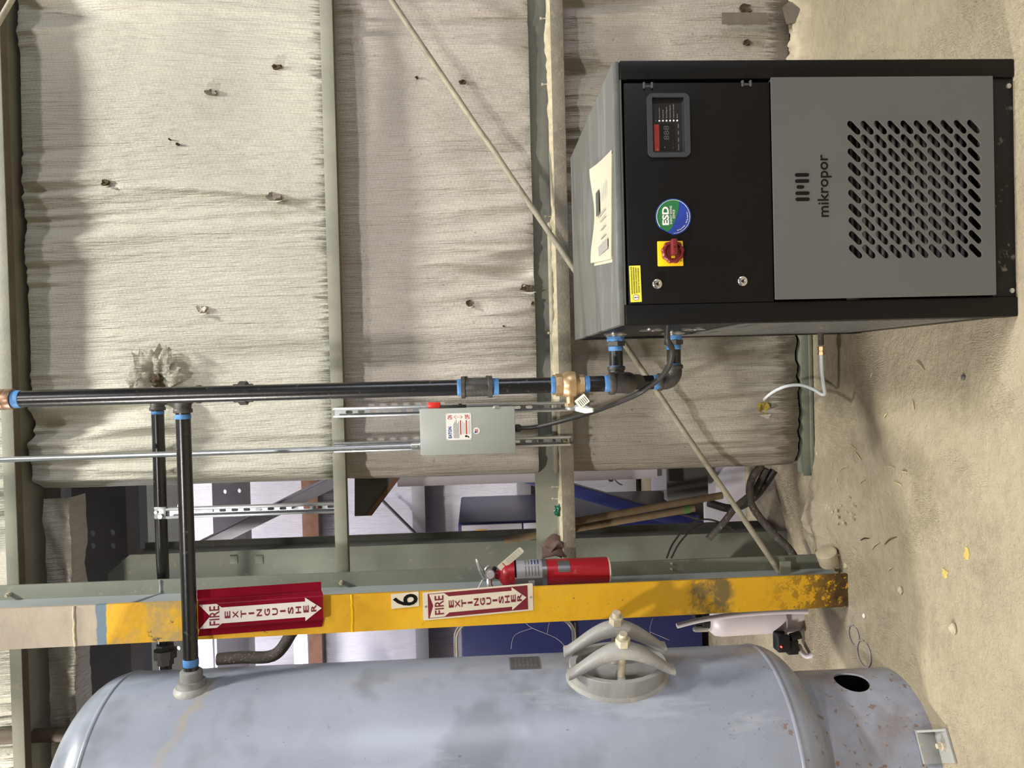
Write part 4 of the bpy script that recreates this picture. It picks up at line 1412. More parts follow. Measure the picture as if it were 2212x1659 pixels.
# printed plate
pc = A(991, 921.5, YBX)
MPl = FRONT((pc.x, YBX - .0004, pc.z))
pw, ph = .0465, .0440
lp = flat(MPl, rrect(-pw, pw, -ph, ph, .002, 2), 0, .0006, 'printed_plate', M_WHITE, cv)
def pt(s, x, y, h, mat, w=None, align='CENTER', bold=0.):
    txt('lettering', s, MPl @ Matrix.Translation((x, y, .001)), h, mat, lp, w=w, align=align, bold=bold)
pt('EATON', -.0195, .0260, .0105, M_BLUEINK, .040, bold=.04)
pt('ON', .0335, .0235, .0150, M_REDINK, .0145, bold=.02)
pt('OFF', .0335, -.0385, .0165, M_REDINK, .0150, bold=.02)
aw = [(.0335, .0165), (.0395, .009), (.0362, .009), (.0362, -.007), (.0395, -.007), (.0335, -.0145), (.0275, -.007), (.0308, -.007), (.0308, .009), (.0275, .009)]
flat(MPl, aw, .0006, .0003, 'double_arrow', M_REDINK, lp)
aw2 = [(.0335 + (x - .0335) * .72, .001 + (y - .001) * .84) for x, y in aw]
flat(MPl, aw2, .0009, .0003, 'double_arrow', M_WHITE, lp)
def pr(x0_, x1_, y0_, y1_, mat, nm='print_line'):
    flat(MPl, [(x0_, y0_), (x1_, y0_), (x1_, y1_), (x0_, y1_)], .0006, .0003, nm, mat, lp)
for k in range(5):
    pr(-.040, .012 + .006 * ((k * 7) % 3), .0165 - .0042 * k, .0178 - .0042 * k, M_INK)
pr(-.028, .022, -.0085, -.0045, M_REDINK, 'red_bar')
pr(-.028, .022, -.0285, -.0245, M_REDINK, 'red_bar')
for k in range(3):
    pr(-.026, .020 - .004 * k, -.0135 - .0042 * k, -.0125 - .0042 * k, M_GREY)
    pr(-.026, .018 + .002 * k, -.0335 - .0032 * k, -.0326 - .0032 * k, M_GREY)
flat(MPl, ellipse(-.034, -.0245, .0036, .0036, 14), .0006, .0003, 'pictogram', M_INK, lp)
flat(MPl, [(-.041, -.034), (-.033, -.026), (-.031, -.028), (-.037, -.036)], .0006, .0003, 'pictogram', M_INK, lp)
for sx, sy in ((-1, 1), (1, 1), (-1, -1), (1, -1)):
    flat(MPl, ellipse(sx * (pw - .003), sy * (ph - .003), .0013, .0013, 8), .0006, .0003, 'rivet', M_INK, lp)
# flag sticker
pf = A(1029.5, 930.5, YBX)
MFl = FRONT((pf.x, YBX - .0004, pf.z))
fs = flat(MFl, ellipse(0, 0, .0115, .0115, 28), 0, .0005, 'flag_sticker', M_WHITE, cv)
for k in range(6):
    flat(MFl, [(-.0075, -.005 + k * .002), (.0065, -.005 + k * .002), (.0065, -.004 + k * .002), (-.0075, -.004 + k * .002)], .0005, .0003, 'flag_stripe', M_REDINK, fs)
flat(MFl, [(-.0075, .0005), (-.0015, .0005), (-.0015, .007), (-.0075, .007)], .0008, .0003, 'flag_canton', M_BLUEINK, fs)

# conduit to the ceiling
pc0 = A(905, 963, YBX + .05)
pc1 = A(-60, 995.2, YBX + .05)
pc1 = pc0 + (pc1 - pc0) * 2.0
cnd = thing('conduit', 'straight galvanised conduit rising from the grey switch box', 'conduit', (pc0.x, pc0.y, z1))
b = B(); b.cyl((pc0.x, pc0.y, z1 + .012), (pc1.x, pc1.y, pc1.z), .0098, seg=18); b.out('tube', M_GALV, cnd)
b = B(); b.lathe((pc0.x, pc0.y, z1 - .0005), UPV, [(.015, 0), (.015, .006), (.0125, .007), (.0125, .034), (.0105, .036)], 18)
b.cyl((pc0.x, pc0.y - .012, z1 + .015), (pc0.x, pc0.y - .018, z1 + .015), .004, seg=8)
b.out('connector', M_ZINC, cnd)
p = A(800, 967, YBX + .05)

# black cable from the box to the dryer
cb = thing('power_cable', 'black rubber cable looping from the switch box to the dryer', 'cable', A(1115, 925, YBX + .05))
pg0 = A(1113, 925, YBX + .05)
b = B(); b.lathe((pg0.x, pg0.y, z0 + .001), (0, 0, -1), [(.012, 0), (.012, .006), (.014, .007), (.014, .020), (.010, .026), (.007, .027)], 12); b.out('gland', M_FIT, cb)
pe = AX(1452, 706, DXL)
pts = [Vector((pg0.x, pg0.y, z0 - .02)), A(1160, 922, 2.62), A(1230, 905, 2.54), A(1300, 883, 2.38), A(1365, 857, 2.16), A(1397, 838, 2.10), A(1427, 815, 2.03), A(1446, 788, 1.97), A(1452, 755, 1.93), Vector((DXL - .03, 1.90, pe.z + .0)), Vector((DXL + .012, 1.89, pe.z))]
b = B(); b.tube(pts, .0078, 12, 6); b.out('cable', M_CABLE, cb)

# white drain tube with brass fitting
dtb = thing('drain_tube', 'milky plastic drain tube with brass fitting kinked at the wall foot', 'tube', AZ(1775, 790, 0))
YD = 2.46
d0 = A(1773, 718, YD)
b = B(); b.lathe((DXL + .004, YD, d0.z), LF, [(.013, 0), (.013, .004), (.009, .005), (.009, .042)], 16); b.out('spigot', M_CABLED, dtb)
xk = DXL - .042
b = B(); b.lathe((xk, YD, d0.z), LF, [(.009, 0), (.0115, .001), (.0115, .014), (.009, .015), (.009, .018), (.0115, .019), (.0115, .030), (.008, .031)], 6); b.out('brass_fitting', M_BRASS, dtb, 20)
pts = [Vector((xk - .025, YD, d0.z)), A(1775, 800, YD + .01), A(1779, 832, YD + .03), A(1782, 850, YD + .05), A(1775, 852, YD + .07), A(1757, 841, 2.58), A(1730, 832, 2.66), A(1700, 834, 2.74), A(1672, 846, 2.80), A(1652, 862, 2.85), A(1648, 872, 2.90)]
b = B(); b.tube(pts, .0062, 12, 6); b.out('tube', M_TUBE, dtb)

# ------------------------------------------------------------------ air receiver tank
TC, TR, TZT, TZB = Vector((-1.23, 2.30, 0)), .33, 2.42, .441
def tank_mat():
    t = NT('grey_tank_paint')
    c = rgb(148, 155, 171)
    base = t.ramp(t.noise(2.6, 5, .6), [(.3, sc(c, .82)), (.7, sc(c, 1.12))])
    patch = t.bw(t.noise(1.9, 4, .6, t.mapping(loc=(2, 5, 1))), .54, .60)
    base = t.mix(t.math('MULTIPLY', patch, .55), base, rgb(112, 118, 124))
    scuff = t.bw(t.noise(6, 6, .7, t.mapping((1, 1, .25), loc=(7, 1, 3))), .58, .66)
    base = t.mix(t.math('MULTIPLY', scuff, .35), base, rgb(182, 186, 196))
    speck_ = t.bw(t.noise(60, 3, .6), .70, .74)
    base = t.mix(t.math('MULTIPLY', speck_, .6), base, rgb(92, 92, 94))
    z = t.sep()[2]
    lowk = t.math('MULTIPLY', t.math('SUBTRACT', .95, z), 1.6, True)
    rs = t.bw(t.math('ADD', t.noise(38, 4, .7), t.math('MULTIPLY', lowk, .05)), .66, .70)
    base = t.mix(t.math('MULTIPLY', rs, t.math('MULTIPLY', lowk, .8)), base, rgb(120, 84, 56))
    wide = t.math('MULTIPLY', t.bw(t.noise(5, 5, .65), .44, .66), t.math('MULTIPLY', t.math('SUBTRACT', .55, z), 2.4, True))
    base = t.mix(t.math('MULTIPLY', wide, .55), base, rgb(112, 84, 60))
    X_, Y_, Z_ = t.sep()
    line = t.math('ADD', t.math('MULTIPLY', t.math('ADD', X_, .955), -.55), 2.165)
    dist = t.math('ABSOLUTE', t.math('SUBTRACT', t.math('ADD', Z_, t.math('MULTIPLY', t.math('SUBTRACT', t.noise(14, 6, .7), .5), .10)), line))
    stain = t.math('MULTIPLY', t.math('SUBTRACT', .022, dist), 60, True)
    stain = t.math('MULTIPLY', stain, t.bw(t.noise(9, 3), .35, .6))
    base = t.mix(t.math('MULTIPLY', stain, .42), base, rgb(166, 150, 118))
    t.col(base)
    t.bump(t.noise(9, 5), .12, .006)
    return t.set(.30, 0, .5)
M_TANK = tank_mat()
M_FITG = pm('grey_dusty_boss', rgb(126, 126, 124), .55, 0, .15, 20, .3, 90)
M_PLATEF = pm('stamped_plate', rgb(122, 126, 132), .4, .1, .1, 20)
tk = thing('air_tank', 'big upright grey air receiver tank beside the yellow column', 'tank', TC)
b = B(); b.lathe(TC, UPV, [(TR, TZB), (TR, TZT)], 96)
b.bm.faces.ensure_lookup_table()
for f in [f for f in b.bm.faces if len(f.verts) > 4]:
    b.bm.faces.remove(f)
b.out('shell', M_TANK, tk)
b = B(); b.lathe(TC, UPV, [(TR * math.cos(a), TZT + .175 * math.sin(a)) for a in [math.radians(k * 6) for k in range(15)]] + [(0.001, TZT + .175)], 96); b.out('top_head', M_TANK, tk)
b = B(); b.lathe(TC, UPV, [(0.001, TZB - .165)] + [(TR * math.cos(a), TZB - .165 * math.sin(a)) for a in [math.radians(k * 6) for k in range(14, -1, -1)]], 96); b.out('bottom_head', M_TANK, tk)
def bead(z, name='weld_seam', w=.008):
    b = B()
    b.lathe(TC, UPV, [(TR - .001, z - w), (TR + .0025, z - w * .5), (TR + .0032, z), (TR + .0025, z + w * .5), (TR - .001, z + w)], 96)
    for f in [f for f in b.bm.faces if len(f.verts) > 4]:
        b.bm.faces.remove(f)
    b.out(name, M_TANK, tk)
bead(TZT); bead(TZB)
# skirt with an oval opening
SR, SZ = .240, .335
b = B()
nA, nZ = 96, 14
hole_a, hole_z = math.radians(-36), None
ph = A(1838, 1470, 2.16)
hv = Vector((ph.x, ph.y)) - Vector((TC.x, TC.y))
grid = []
hz = .165
def hole_angle():
    best = None
    for k in range(-1200, 200):
        a = math.radians(k * .1)
        q = Vector((TC.x + SR * math.cos(a), TC.y + SR * math.sin(a), hz))
        d = q - CAM
        zc_ = d.dot(FW)
        py = 829.5 - FPX * d.dot(RT) / zc_
        if best is None or abs(py - 1470) < best[0]:
            best = (abs(py - 1470), a)
    return best[1]
hA = hole_angle()
MSk = None
cu_out = [(-math.pi * SR, 0), (math.pi * SR, 0), (math.pi * SR, SZ), (-math.pi * SR, SZ)]
# build flat with the hole, then roll up
nseg = 120
outer = [(-math.pi * SR + 2 * math.pi * SR * k / nseg, 0) for k in range(nseg + 1)] + [(math.pi * SR - 2 * math.pi * SR * k / nseg, SZ) for k in range(nseg + 1)]
for i in range(nseg):
    xa, xb = -math.pi + 2 * math.pi * i / nseg, -math.pi + 2 * math.pi * (i + 1) / nseg
    for j in range(nZ * 2):
        za, zb2 = SZ * j / (nZ * 2), SZ * (j + 1) / (nZ * 2)
        am, zm = (xa + xb) / 2, (za + zb2) / 2
        da = (am - hA + math.pi) % (2 * math.pi) - math.pi
        if (da * SR / .054) ** 2 + ((zm - hz) / .052) ** 2 < 1:
            continue
        vs = [b.bm.verts.new((TC.x + SR * math.cos(a), TC.y + SR * math.sin(a), z)) for a, z in ((xa, za), (xb, za), (xb, zb2), (xa, zb2))]
        b.bm.faces.new(vs)
bmesh.ops.remove_doubles(b.bm, verts=b.bm.verts, dist=.0004)
# pull the stair-stepped hole edge onto the ellipse
for v in b.bm.verts:
    if v.is_boundary and .01 < v.co.z < SZ - .01:
        a = math.atan2(v.co.y - TC.y, v.co.x - TC.x)
        da = (a - hA + math.pi) % (2 * math.pi) - math.pi
        q = math.hypot(da * SR / .054, (v.co.z - hz) / .052) or 1
        na = hA + da / q
        v.co = Vector((TC.x + SR * math.cos(na), TC.y + SR * math.sin(na), hz + (v.co.z - hz) / q))
bmesh.ops.solidify(b.bm, geom=list(b.bm.faces), thickness=.006)
sk = b.out('skirt', M_TANK, tk, 50)
# anchor bracket on the skirt
fp = AZ(2000, 1612, 0)
fa = math.atan2(fp.y - TC.y, fp.x - TC.x)
MFt = Matrix.Translation((TC.x, TC.y, 0)) @ Matrix.Rotation(fa, 4, 'Z')
b = B(); b.box(SR - .004, SR + .075, -.045, .045, 0, .008, .001, MFt); b.box(SR + .002, SR + .010, -.045, .045, .008, .06, .001, MFt)
b.prism([MFt @ Vector(v) for v in ((SR + .008, .043, .008), (SR + .07, .043, .008), (SR + .008, .043, .06))], MFt.to_3x3() @ Vector((0, -.006, 0)))
ft = b.out('anchor_bracket', M_TANKM, tk)
b = B(); P0 = MFt @ Vector((SR + .045, 0, .008)); b.cyl(P0, P0 + Vector((0, 0, .010)), .013, seg=6); b.cyl(P0, P0 + Vector((0, 0, .022)), .007, seg=10); b.out('anchor_bolt', M_NUT, ft, 20)
# nozzle where the black pipe enters
nx = TC.x + math.sqrt(TR ** 2 - (RY - TC.y) ** 2)
an = math.atan2(RY - TC.y, nx - TC.x)
b = B(); b.lathe((nx - .03, RY, zA_), (1, 0, 0), [(.046, 0), (.045, .030), (.040, .036), (.040, .050), (.032, .052), (.032, .078), (.027, .082)], 32); b.out('nozzle', M_FITG, tk)
b = B(); b.lathe((nx - .028, RY, zA_), (1, .0, 0), [(.050, 0), (.054, .014), (.050, .026), (.044, .032)], 32); b.out('weld_seam', M_TANKM, tk)

# name plate on the shell
def on_tank(px, py, r=TR):
    """point where the view ray meets the shell"""
    d = FW + RT * ((829.5 - py) / FPX) + DN * ((px - 1106.0) / FPX)
    o2 = Vector((CAM.x - TC.x, CAM.y - TC.y)); d2 = Vector((d.x, d.y))
    a_, b_, c_ = d2.dot(d2), 2 * o2.dot(d2), o2.dot(o2) - r * r
    disc = b_ * b_ - 4 * a_ * c_
    t = (-b_ - math.sqrt(max(0, disc))) / (2 * a_)
    return CAM + d * t
q = on_tank(1136, 1436)
aq = math.degrees(math.atan2(q.y - TC.y, q.x - TC.x))
q2 = on_tank(1136, 1446)
a2 = math.degrees(math.atan2(q2.y - TC.y, q2.x - TC.x))
zz0, zz1 = on_tank(1168, 1440).z, on_tank(1101, 1440).z
npl = arcband((TC.x, TC.y), TR + .0015, zz0, zz1, a2, a2 + 16, 'name_plate', M_STEELL, tk)
npi = arcband((TC.x, TC.y), TR + .0022, zz0 + .004, zz1 - .004, a2 + .7, a2 + 15.3, 'plate_field', M_PLATEF, npl)
for k in range(6):
    z = zz0 + .012 + k * .0125
    for s0 in range(3):
        arcband((TC.x, TC.y), TR + .0027, z, z + .0035, a2 + 2 + s0 * 4.4, a2 + 2 + s0 * 4.4 + (2.5 + (k + s0) % 3 * .6), 'stamped_line', M_STEELL, npl, 3)

# oval inspection opening with two yokes
ma = math.radians(-18)
mz = A(1326, 1432, 2.25).z
nrm = Vector((math.cos(ma), math.sin(ma), 0))
tan_ = Vector((-math.sin(ma), math.cos(ma), 0))            # away from the viewer
MC = Vector((TC.x, TC.y, mz))
def mp(a, b_, h):     # a: along tan, b_: vertical, h: distance from tank axis along nrm
    return MC + tan_ * a + UPV * b_ + nrm * h
RA, RB = .092, .146
def oval(r, n=64):
    return [(r * RA * math.cos(2 * math.pi * k / n), r * RB * math.sin(2 * math.pi * k / n)) for k in range(n)]
def oval_ring(b, prof):
    rings = []
    for r, h in prof:
        rings.append([b.bm.verts.new(mp(x, z, h)) for x, z in oval(r)])
    for a, c in zip(rings, rings[1:]):
        for i in range(64):
            b.bm.faces.new((a[i], a[(i + 1) % 64], c[(i + 1) % 64], c[i]))
    return rings
HR = TR + .052
b = B()
oval_ring(b, [(1.0, TR - .12), (1.0, HR - .002), (.985, HR), (.86, HR), (.85, HR - .004), (.85, TR - .10)])
b.out('manway_neck', M_TANKM, tk, 35)
# weld fillet that follows the shell
b = B()
rings = [[], [], []]
for k in range(64):
    x, z = RA * math.cos(2 * math.pi * k / 64), RB * math.sin(2 * math.pi * k / 64)
    for ri_, (s_, off) in enumerate(((1.0, .010), (1.03, .008), (1.07, -.001))):
        xx, zz = x * s_, z * s_
        hh = math.sqrt(max(TR ** 2 - xx ** 2, .01)) + off
        rings[ri_].append(b.bm.verts.new(mp(xx, zz, hh)))
for a, c in zip(rings, rings[1:]):
    for i in range(64):
        b.bm.faces.new((a[i], a[(i + 1) % 64], c[(i + 1) % 64], c[i]))
b.out('weld_seam', M_TANKM, tk, 60)
b = B()
r_ = oval_ring(b, [(.845, HR - .055), (.845, HR - .040), (.78, HR - .034), (.3, HR - .030)])
b.bm.faces.new(r_[-1]); b.bm.faces.new(r_[0][::-1])
cvp = b.out('manway_cover', M_TANKM, tk, 40)
for dyk in (-.052, .048):
    b = B()
    n = 26
    secs = []
    for k in range(n + 1):
        t = -1 + 2 * k / n
        zz = t * .156
        s_ = max(0., 1 - (abs(t) / .96) ** 2.0) * .75 + .25 * (.5 + .5 * math.cos(math.pi * t))
        hgt = HR + .005 + .076 * s_ ** 1.15
        th = .008 + .017 * s_ ** .6
        wd = .014 + .006 * s_ + .006 * max(0, abs(t) - .8) / .2
        th += .003 * (abs(t) > .93)
        slope = 0.0
        sec = []
        for q_ in range(12):
            a_ = 2 * math.pi * q_ / 12
            ca, sa = math.cos(a_), math.sin(a_)
            ca = math.copysign(abs(ca) ** .6, ca); sa = math.copysign(abs(sa) ** .6, sa)
            sec.append(b.bm.verts.new(mp(dyk + ca * wd, zz, hgt + sa * th)))
        secs.append(sec)
    for a, c in zip(secs, secs[1:]):
        for i in range(12):
            b.bm.faces.new((a[i], a[(i + 1) % 12], c[(i + 1) % 12], c[i]))
    b.bm.faces.new(secs[0][::-1]); b.bm.faces.new(secs[-1])
    yk = b.out('manway_yoke', M_TANKM, tk, 65)
    top = HR + .005 + .076 + .022
    b = B(); b.cyl(mp(dyk, 0, HR - .035), mp(dyk, 0, top + .036), .012, seg=20); b.out('stud', M_NUT, yk)
    b = B(); b.cyl(mp(dyk, 0, top - .002), mp(dyk, 0, top + .020), .0215, seg=6); b.out('nut', M_NUT, yk, 20)
    b = B(); b.box(-.02, .02, -.026, .026, -.012, .012, .005, Matrix.Translation(mp(dyk, 0, HR - .026)) @ Matrix.Rotation(ma, 4, 'Z')); b.out('stud_boss', M_TANKM, yk)

# ------------------------------------------------------------------ beyond the open wall bay
b = B(); b.box(-5, 1.2, 6.0, 6.06, 0, 3.9); wf = struct(b.out('wall_far', M_STEELL, None, 0))
def far_blanket(x0, x1, z0, z1, seed):
    me = bpy.data.meshes.new('insulation_blanket')
    nx, nz = int((x1 - x0) / .015), 40
    vs, fs = [], []
    for j in range(nz + 1):
        t = j / nz
        for i in range(nx + 1):
            x, z = x0 + (x1 - x0) * i / nx, z0 + (z1 - z0) * t
            y = 5.93 - .03 * math.sin(math.pi * t) ** .6
            y -= .014 * (1 - 2 * abs(noise.noise(Vector((x * 12 + .4 * z, z * .9, seed))))) + .006 * noise.noise(Vector((x * 31, z * 1.6, seed + 3)))
            vs.append((x, y, z))
    for j in range(nz):
        for i in range(nx):
            a = j * (nx + 1) + i
            fs.append((a, a + 1, a + nx + 2, a + nx + 1))
    me.from_pydata(vs, [], fs)
    o = link('insulation_blanket', me, M_INS_FAR, wf, 0)
    me.polygons.foreach_set('use_smooth', [True] * len(me.polygons))
YF = 5.75
fz1t, fz1b = A(893, 1200, YF).z, A(921, 1200, YF).z
fz0t, fz0b = A(655, 1200, YF).z, A(690, 1200, YF).z
fz2t, fz2b = A(1118, 1100, YF).z, A(1148, 1100, YF).z
far_blanket(-5, 1.2, fz1t, fz0t, 1.)
far_blanket(-5, 1.2, fz2t, fz1t, 2.)
far_blanket(-5, 1.2, 0.05, fz2t, 3.)
far_blanket(-5, 1.2, fz0t, 3.8, 4.)
for zt_, zb_, mt, lab in ((fz1t, fz1b, M_STEELL, 'pale horizontal girt on the far white insulated wall, level with the switch box'), (fz0t, fz0b, M_RUST, 'rust-brown horizontal girt on the far wall above the pale one'), (fz2t, fz2b, M_STEELL, 'lowest pale girt on the far white insulated wall')):
    g = thing('far_girt', lab, 'steel girt', (-1.5, YF, zb_))
    b = B(); b.box(-5, 1.2, YF, YF + .006, zb_, zt_, .001); b.out('front_flange', mt, g)
    b = B(); b.box(-5, 1.2, YF + .006, 5.99, zt_ - .006, zt_, 0); b.out('web', mt, g)
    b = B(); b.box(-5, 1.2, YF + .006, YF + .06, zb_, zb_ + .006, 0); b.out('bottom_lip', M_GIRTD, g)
b = B(); b.cyl(A(800, 1055, 5.70), A(905, 1160, 5.70), .012, seg=10)
tag(b.out('far_brace_rod', M_STEELD, None), 'thin dark diagonal rod against the far white wall', 'rod')

# header: folded insulation and dark beams over the opening
b = B()
xa, xb = -4.2, A(120, 1072, 2.96).x
zz1, zz0 = Z_G0B - .005, A(170, 1200, 2.96).z
n, mrow = 220, 14
rows = []
for i in range(n + 1):
    x = xa + (xb - xa) * i / n
    row = []
    for j in range(mrow + 1):
        t = j / mrow
        a = t * math.pi * .8
        z = zz1 - (zz1 - zz0) * math.sin(min(a, math.pi / 2)) ** 1.0 * (1 + .10 * noise.noise(Vector((x * 5, t * 2, 5))))
        y = 2.90 + .03 * t + (.10 * (a - math.pi / 2) if a > math.pi / 2 else 0) - .018 * noise.noise(Vector((x * 9 + 4 * t, t * 5, 2))) - .012 * abs(noise.noise(Vector((x * 22, t * 3 + x * 3, 8))))
        row.append(b.bm.verts.new((x, y, z)))
    rows.append(row)
for r0, r1 in zip(rows, rows[1:]):
    for j in range(mrow):
        b.bm.faces.new((r0[j], r1[j], r1[j + 1], r0[j + 1]))
tag(b.out('insulation_roll', M_INS_LOW, None, 60), 'folded insulation hanging along the top of the open bay', 'insulation')

def hbeam(px0, px1, Y, mat, label, x0=-4.5, x1=-.42, holes=(), depth=.12):
    z1_, z0_ = A(px0, 1200, Y).z, A(px1, 1200, Y).z
    t_ = thing('steel_beam', label, 'beam', ((x0 + x1) / 2, Y, z0_))
    hl = []
    for hx, hy in holes:
        p = A(hx, hy, Y)
        hl.append(ellipse(p.x, p.z, .014, .011, 14))
    plate('beam_web', [(x0, z0_), (x1, z0_), (x1, z1_), (x0, z1_)], hl, FRONT((0, Y, 0)), .01, mat, t_)
    b = B(); b.box(x0, x1, Y + .004, Y + depth, z0_, z0_ + .01, 0); b.out('beam_flange', mat, t_)
    b = B(); b.box(x0, x1, Y + .004, Y + depth, z1_ - .01, z1_, 0); b.out('beam_flange', mat, t_)
    return t_
hbeam(160, 277, 3.35, M_STEELD, 'widest dark beam with bolt holes, at the top of the open bay', holes=((202, 1179), (245, 1179), (201, 1152), (244, 1150)))
hbeam(322, 398, 4.3, M_STEELD, 'dark beam crossing behind the two black pipes', holes=((386, 1094), (386, 1400)))
hbeam(463, 532, 4.6, M_STEELL, 'grey plate beam with punched holes below the dark ones', holes=((486, 1062), (517, 1060)), x1=-.5)

# second column behind the first
c2x0, c2x1 = A(700, 1262, 3.12).x, A(600, 1187, 3.12).x
zt2 = A(232, 1222, 3.12).z
sc2 = thing('steel_column', 'plain green-grey steel column standing just behind the yellow one', 'column', ((c2x0 + c2x1) / 2, 3.2, 0))
b = B(); b.prism([(c2x0, 3.12, 0), (c2x1, 3.12, 0), (c2x1, 3.12, zt2 - .09), (c2x1 - .075, 3.12, zt2), (c2x0, 3.12, zt2)], (0, .01, 0)); b.out('front_flange', M_STEELG, sc2)
b = B(); b.box(c2x1 - .03, c2x1 - .022, 3.13, 3.33, 0, zt2 - .05, 0); b.out('web', M_STEELG, sc2)
b = B(); b.box(c2x0, c2x1 + .003, 3.33, 3.34, 0, zt2 - .06, 0); b.out('back_flange', M_STEELG, sc2)
for px in (560, 505):
    p = A(px, 1207, 3.12)
    b = B(); b.box(p.x - .02, p.x + .012, 3.1165, 3.12, p.z - .016, p.z + .016, .001); b.out('weld_tab', M_STEELG, sc2)

# sloping channel and knee stub
b = B(); b.bar(A(340, 1230, 3.5), A(740, 1032, 3.5), .085, .05, (0, 1, 0), .002)
b.bar(A(345, 1214, 3.56), A(735, 1018, 3.56), .16, .008, (0, 1, 0))
tag(b.out('sloping_channel', M_CABG, None), 'grey steel channel sloping behind the slotted strut', 'beam')
b = B()
b.prism([A(766, 1028, 2.99), A(862, 1028, 2.99), A(797, 1114, 2.99), A(766, 1115, 2.99)], (0, .10, 0))
kb = tag(b.out('knee_bracket', M_STEELD, None), 'dark cut-off steel bracket under the girt beside the insulation edge', 'bracket')
b = B(); b.prism([A(853, 1030, 2.985), A(866, 1030, 2.985), A(803, 1114, 2.985), A(790, 1114, 2.985)], (0, .11, 0)); b.out('bracket_edge', M_RUST, kb)
# door jamb post behind the insulation edge
jx0, jx1 = A(1000, 1047, 3.25).x, A(1000, 1005, 3.25).x
jp = thing('jamb_post', 'pale steel post just behind the left edge of the insulation', 'post', ((jx0 + jx1) / 2, 3.25, 0))
b = B(); b.box(jx0, jx1, 3.25, 3.256, A(1420, 1030, 3.25).z, A(858, 1030, 3.25).z, 0); b.out('flange', M_STEELL, jp)
b = B(); b.box(jx1 - .006, jx1, 3.256, 3.33, A(1420, 1030, 3.25).z, A(858, 1030, 3.25).z, 0); b.out('web', M_STEELL, jp)

# compressor enclosure
CYF = 4.2
x0c, x1c = -2.6, A(1200, 1122, CYF).x
ztc = A(990, 1150, CYF).z
cp = thing('compressor', 'navy blue compressor enclosure with grey door standing behind the columns', 'compressor', ((x0c + x1c) / 2, 4.6, 0))
b = B(); b.box(x0c, x1c, CYF, 5.1, .05, ztc, .012); b.out('enclosure', M_NAVY, cp)
xg = A(1200, 1330, CYF).x
b = B(); b.box(xg + .05, x1c - .012, CYF - .012, CYF, A(1128, 1150, CYF).z, ztc - .02, .006); gd = b.out('grey_door', M_CABG, cp)
b = B(); b.box(xg + .05, x1c - .012, CYF - .010, CYF, A(1160, 1150, CYF).z, A(1131, 1150, CYF).z, .004); b.out('grey_door', M_CABG, cp)
lx = A(1040, 1146, CYF - .012)
b = B(); b.box(lx.x - .03, lx.x + .006, CYF - .0135, CYF - .012, lx.z - .03, lx.z + .03, 0); b.out('orange_label', M_ORANGE, gd)
b = B(); b.box(lx.x - .026, lx.x, CYF - .0145, CYF - .0135, lx.z - .012, lx.z + .012, 0); b.out('label_print', M_INK, gd)
# grille of thin bars
b = B()
gz0, gz1 = A(1300, 1150, CYF).z, A(1165, 1150, CYF).z
for k in range(9):
    z = gz0 + (gz1 - gz0) * k / 8
    b.box(x1c - .22, x1c - .02, CYF - .014, CYF - .006, z - .003, z + .003, 0)
for k in range(7):
    x = x1c - .22 + .2 * k / 6
    b.box(x - .003, x + .003, CYF - .012, CYF - .004, gz0, gz1, 0)
b.out('grille', M_STEELL, cp)
# rounded silver trim on the blue panel
tx0, tx1 = A(1100, 1660, CYF).x, A(1100, 1338, CYF).x
tz0, tz1 = A(1238, 1360, CYF).z, A(984, 1360, CYF).z
pts = [Vector((x, CYF - .02, z)) for x, z in rrect(tx0, tx1, tz0, tz1, .09, 6)]
b = B(); b.tube(pts + [pts[0]], .012, 8, 1); b.out('silver_trim', M_CHROME, cp)
# blue frame members leaning in the doorway
b = B(); b.bar(A(1090, 1016, 3.7), A(1590, 1158, 3.7), .09, .06, (0, 1, 0), .003)
tag(b.out('blue_brace', M_NAVY, None), 'dark blue diagonal steel member behind the lower girt', 'beam')

# wooden poles leaning in the corner
def pole(p0, p1, r, label, mat=M_WOOD):
    t_ = thing('wooden_pole', label, 'pole', p1, 'poles leaning beyond the wall')
    b = B(); d = (p1 - p0)
    b.tube([p0, p0 + d * .01, p0 + d * .5, p1], [r * .6, r, r, r], 14, 3); b.out('shaft', mat, t_)
    return t_
pole(A(1215, 1131, 3.0), A(1560, 1070, 3.02), .0145, 'brown wooden pole nearer the insulation edge')
pq = pole(A(1100, 1166, 3.04), A(1500, 1098, 3.04), .0150, 'tan wooden pole with green band beside the plain column')
p = A(1483, 1101, 3.04); d_ = (A(1500, 1098, 3.04) - A(1100, 1166, 3.04)).normalized()
b = B(); b.cyl(p - d_ * .012, p + d_ * .012, .0165, seg=16); b.out('green_band', M_GREENP, pq)

# hoses and cables at the wall foot
def hose(name, pts, r, mat, label, cat='hose'):
    b = B(); b.tube(pts, r, 12, 6)
    return tag(b.out(name, mat, None), label, cat)
hose('rubber_hose', [A(1645, 1005, 2.96), A(1622, 1040, 2.94), A(1624, 1090, 2.93), A(1660, 1140, 2.91), A(1700, 1180, 2.88), A(1716, 1202, 2.86)], .015, M_CABLED, 'thick dusty hose curving down to the foot of the yellow column')
hose('rubber_hose', [A(1655, 1012, 2.98), A(1630, 1060, 3.0), A(1590, 1095, 3.0), A(1562, 1130, 3.0), A(1530, 1164, 3.02)], .014, M_CABLED, 'dusty hose hanging straight beside the diagonal rod')
hose('rubber_hose', [A(1672, 1016, 3.02), A(1640, 1062, 3.04), A(1610, 1088, 3.06), A(1575, 1098, 3.06), A(1530, 1086, 3.06)], .017, M_CABLE, 'black hose bundle behind the two curving hoses')
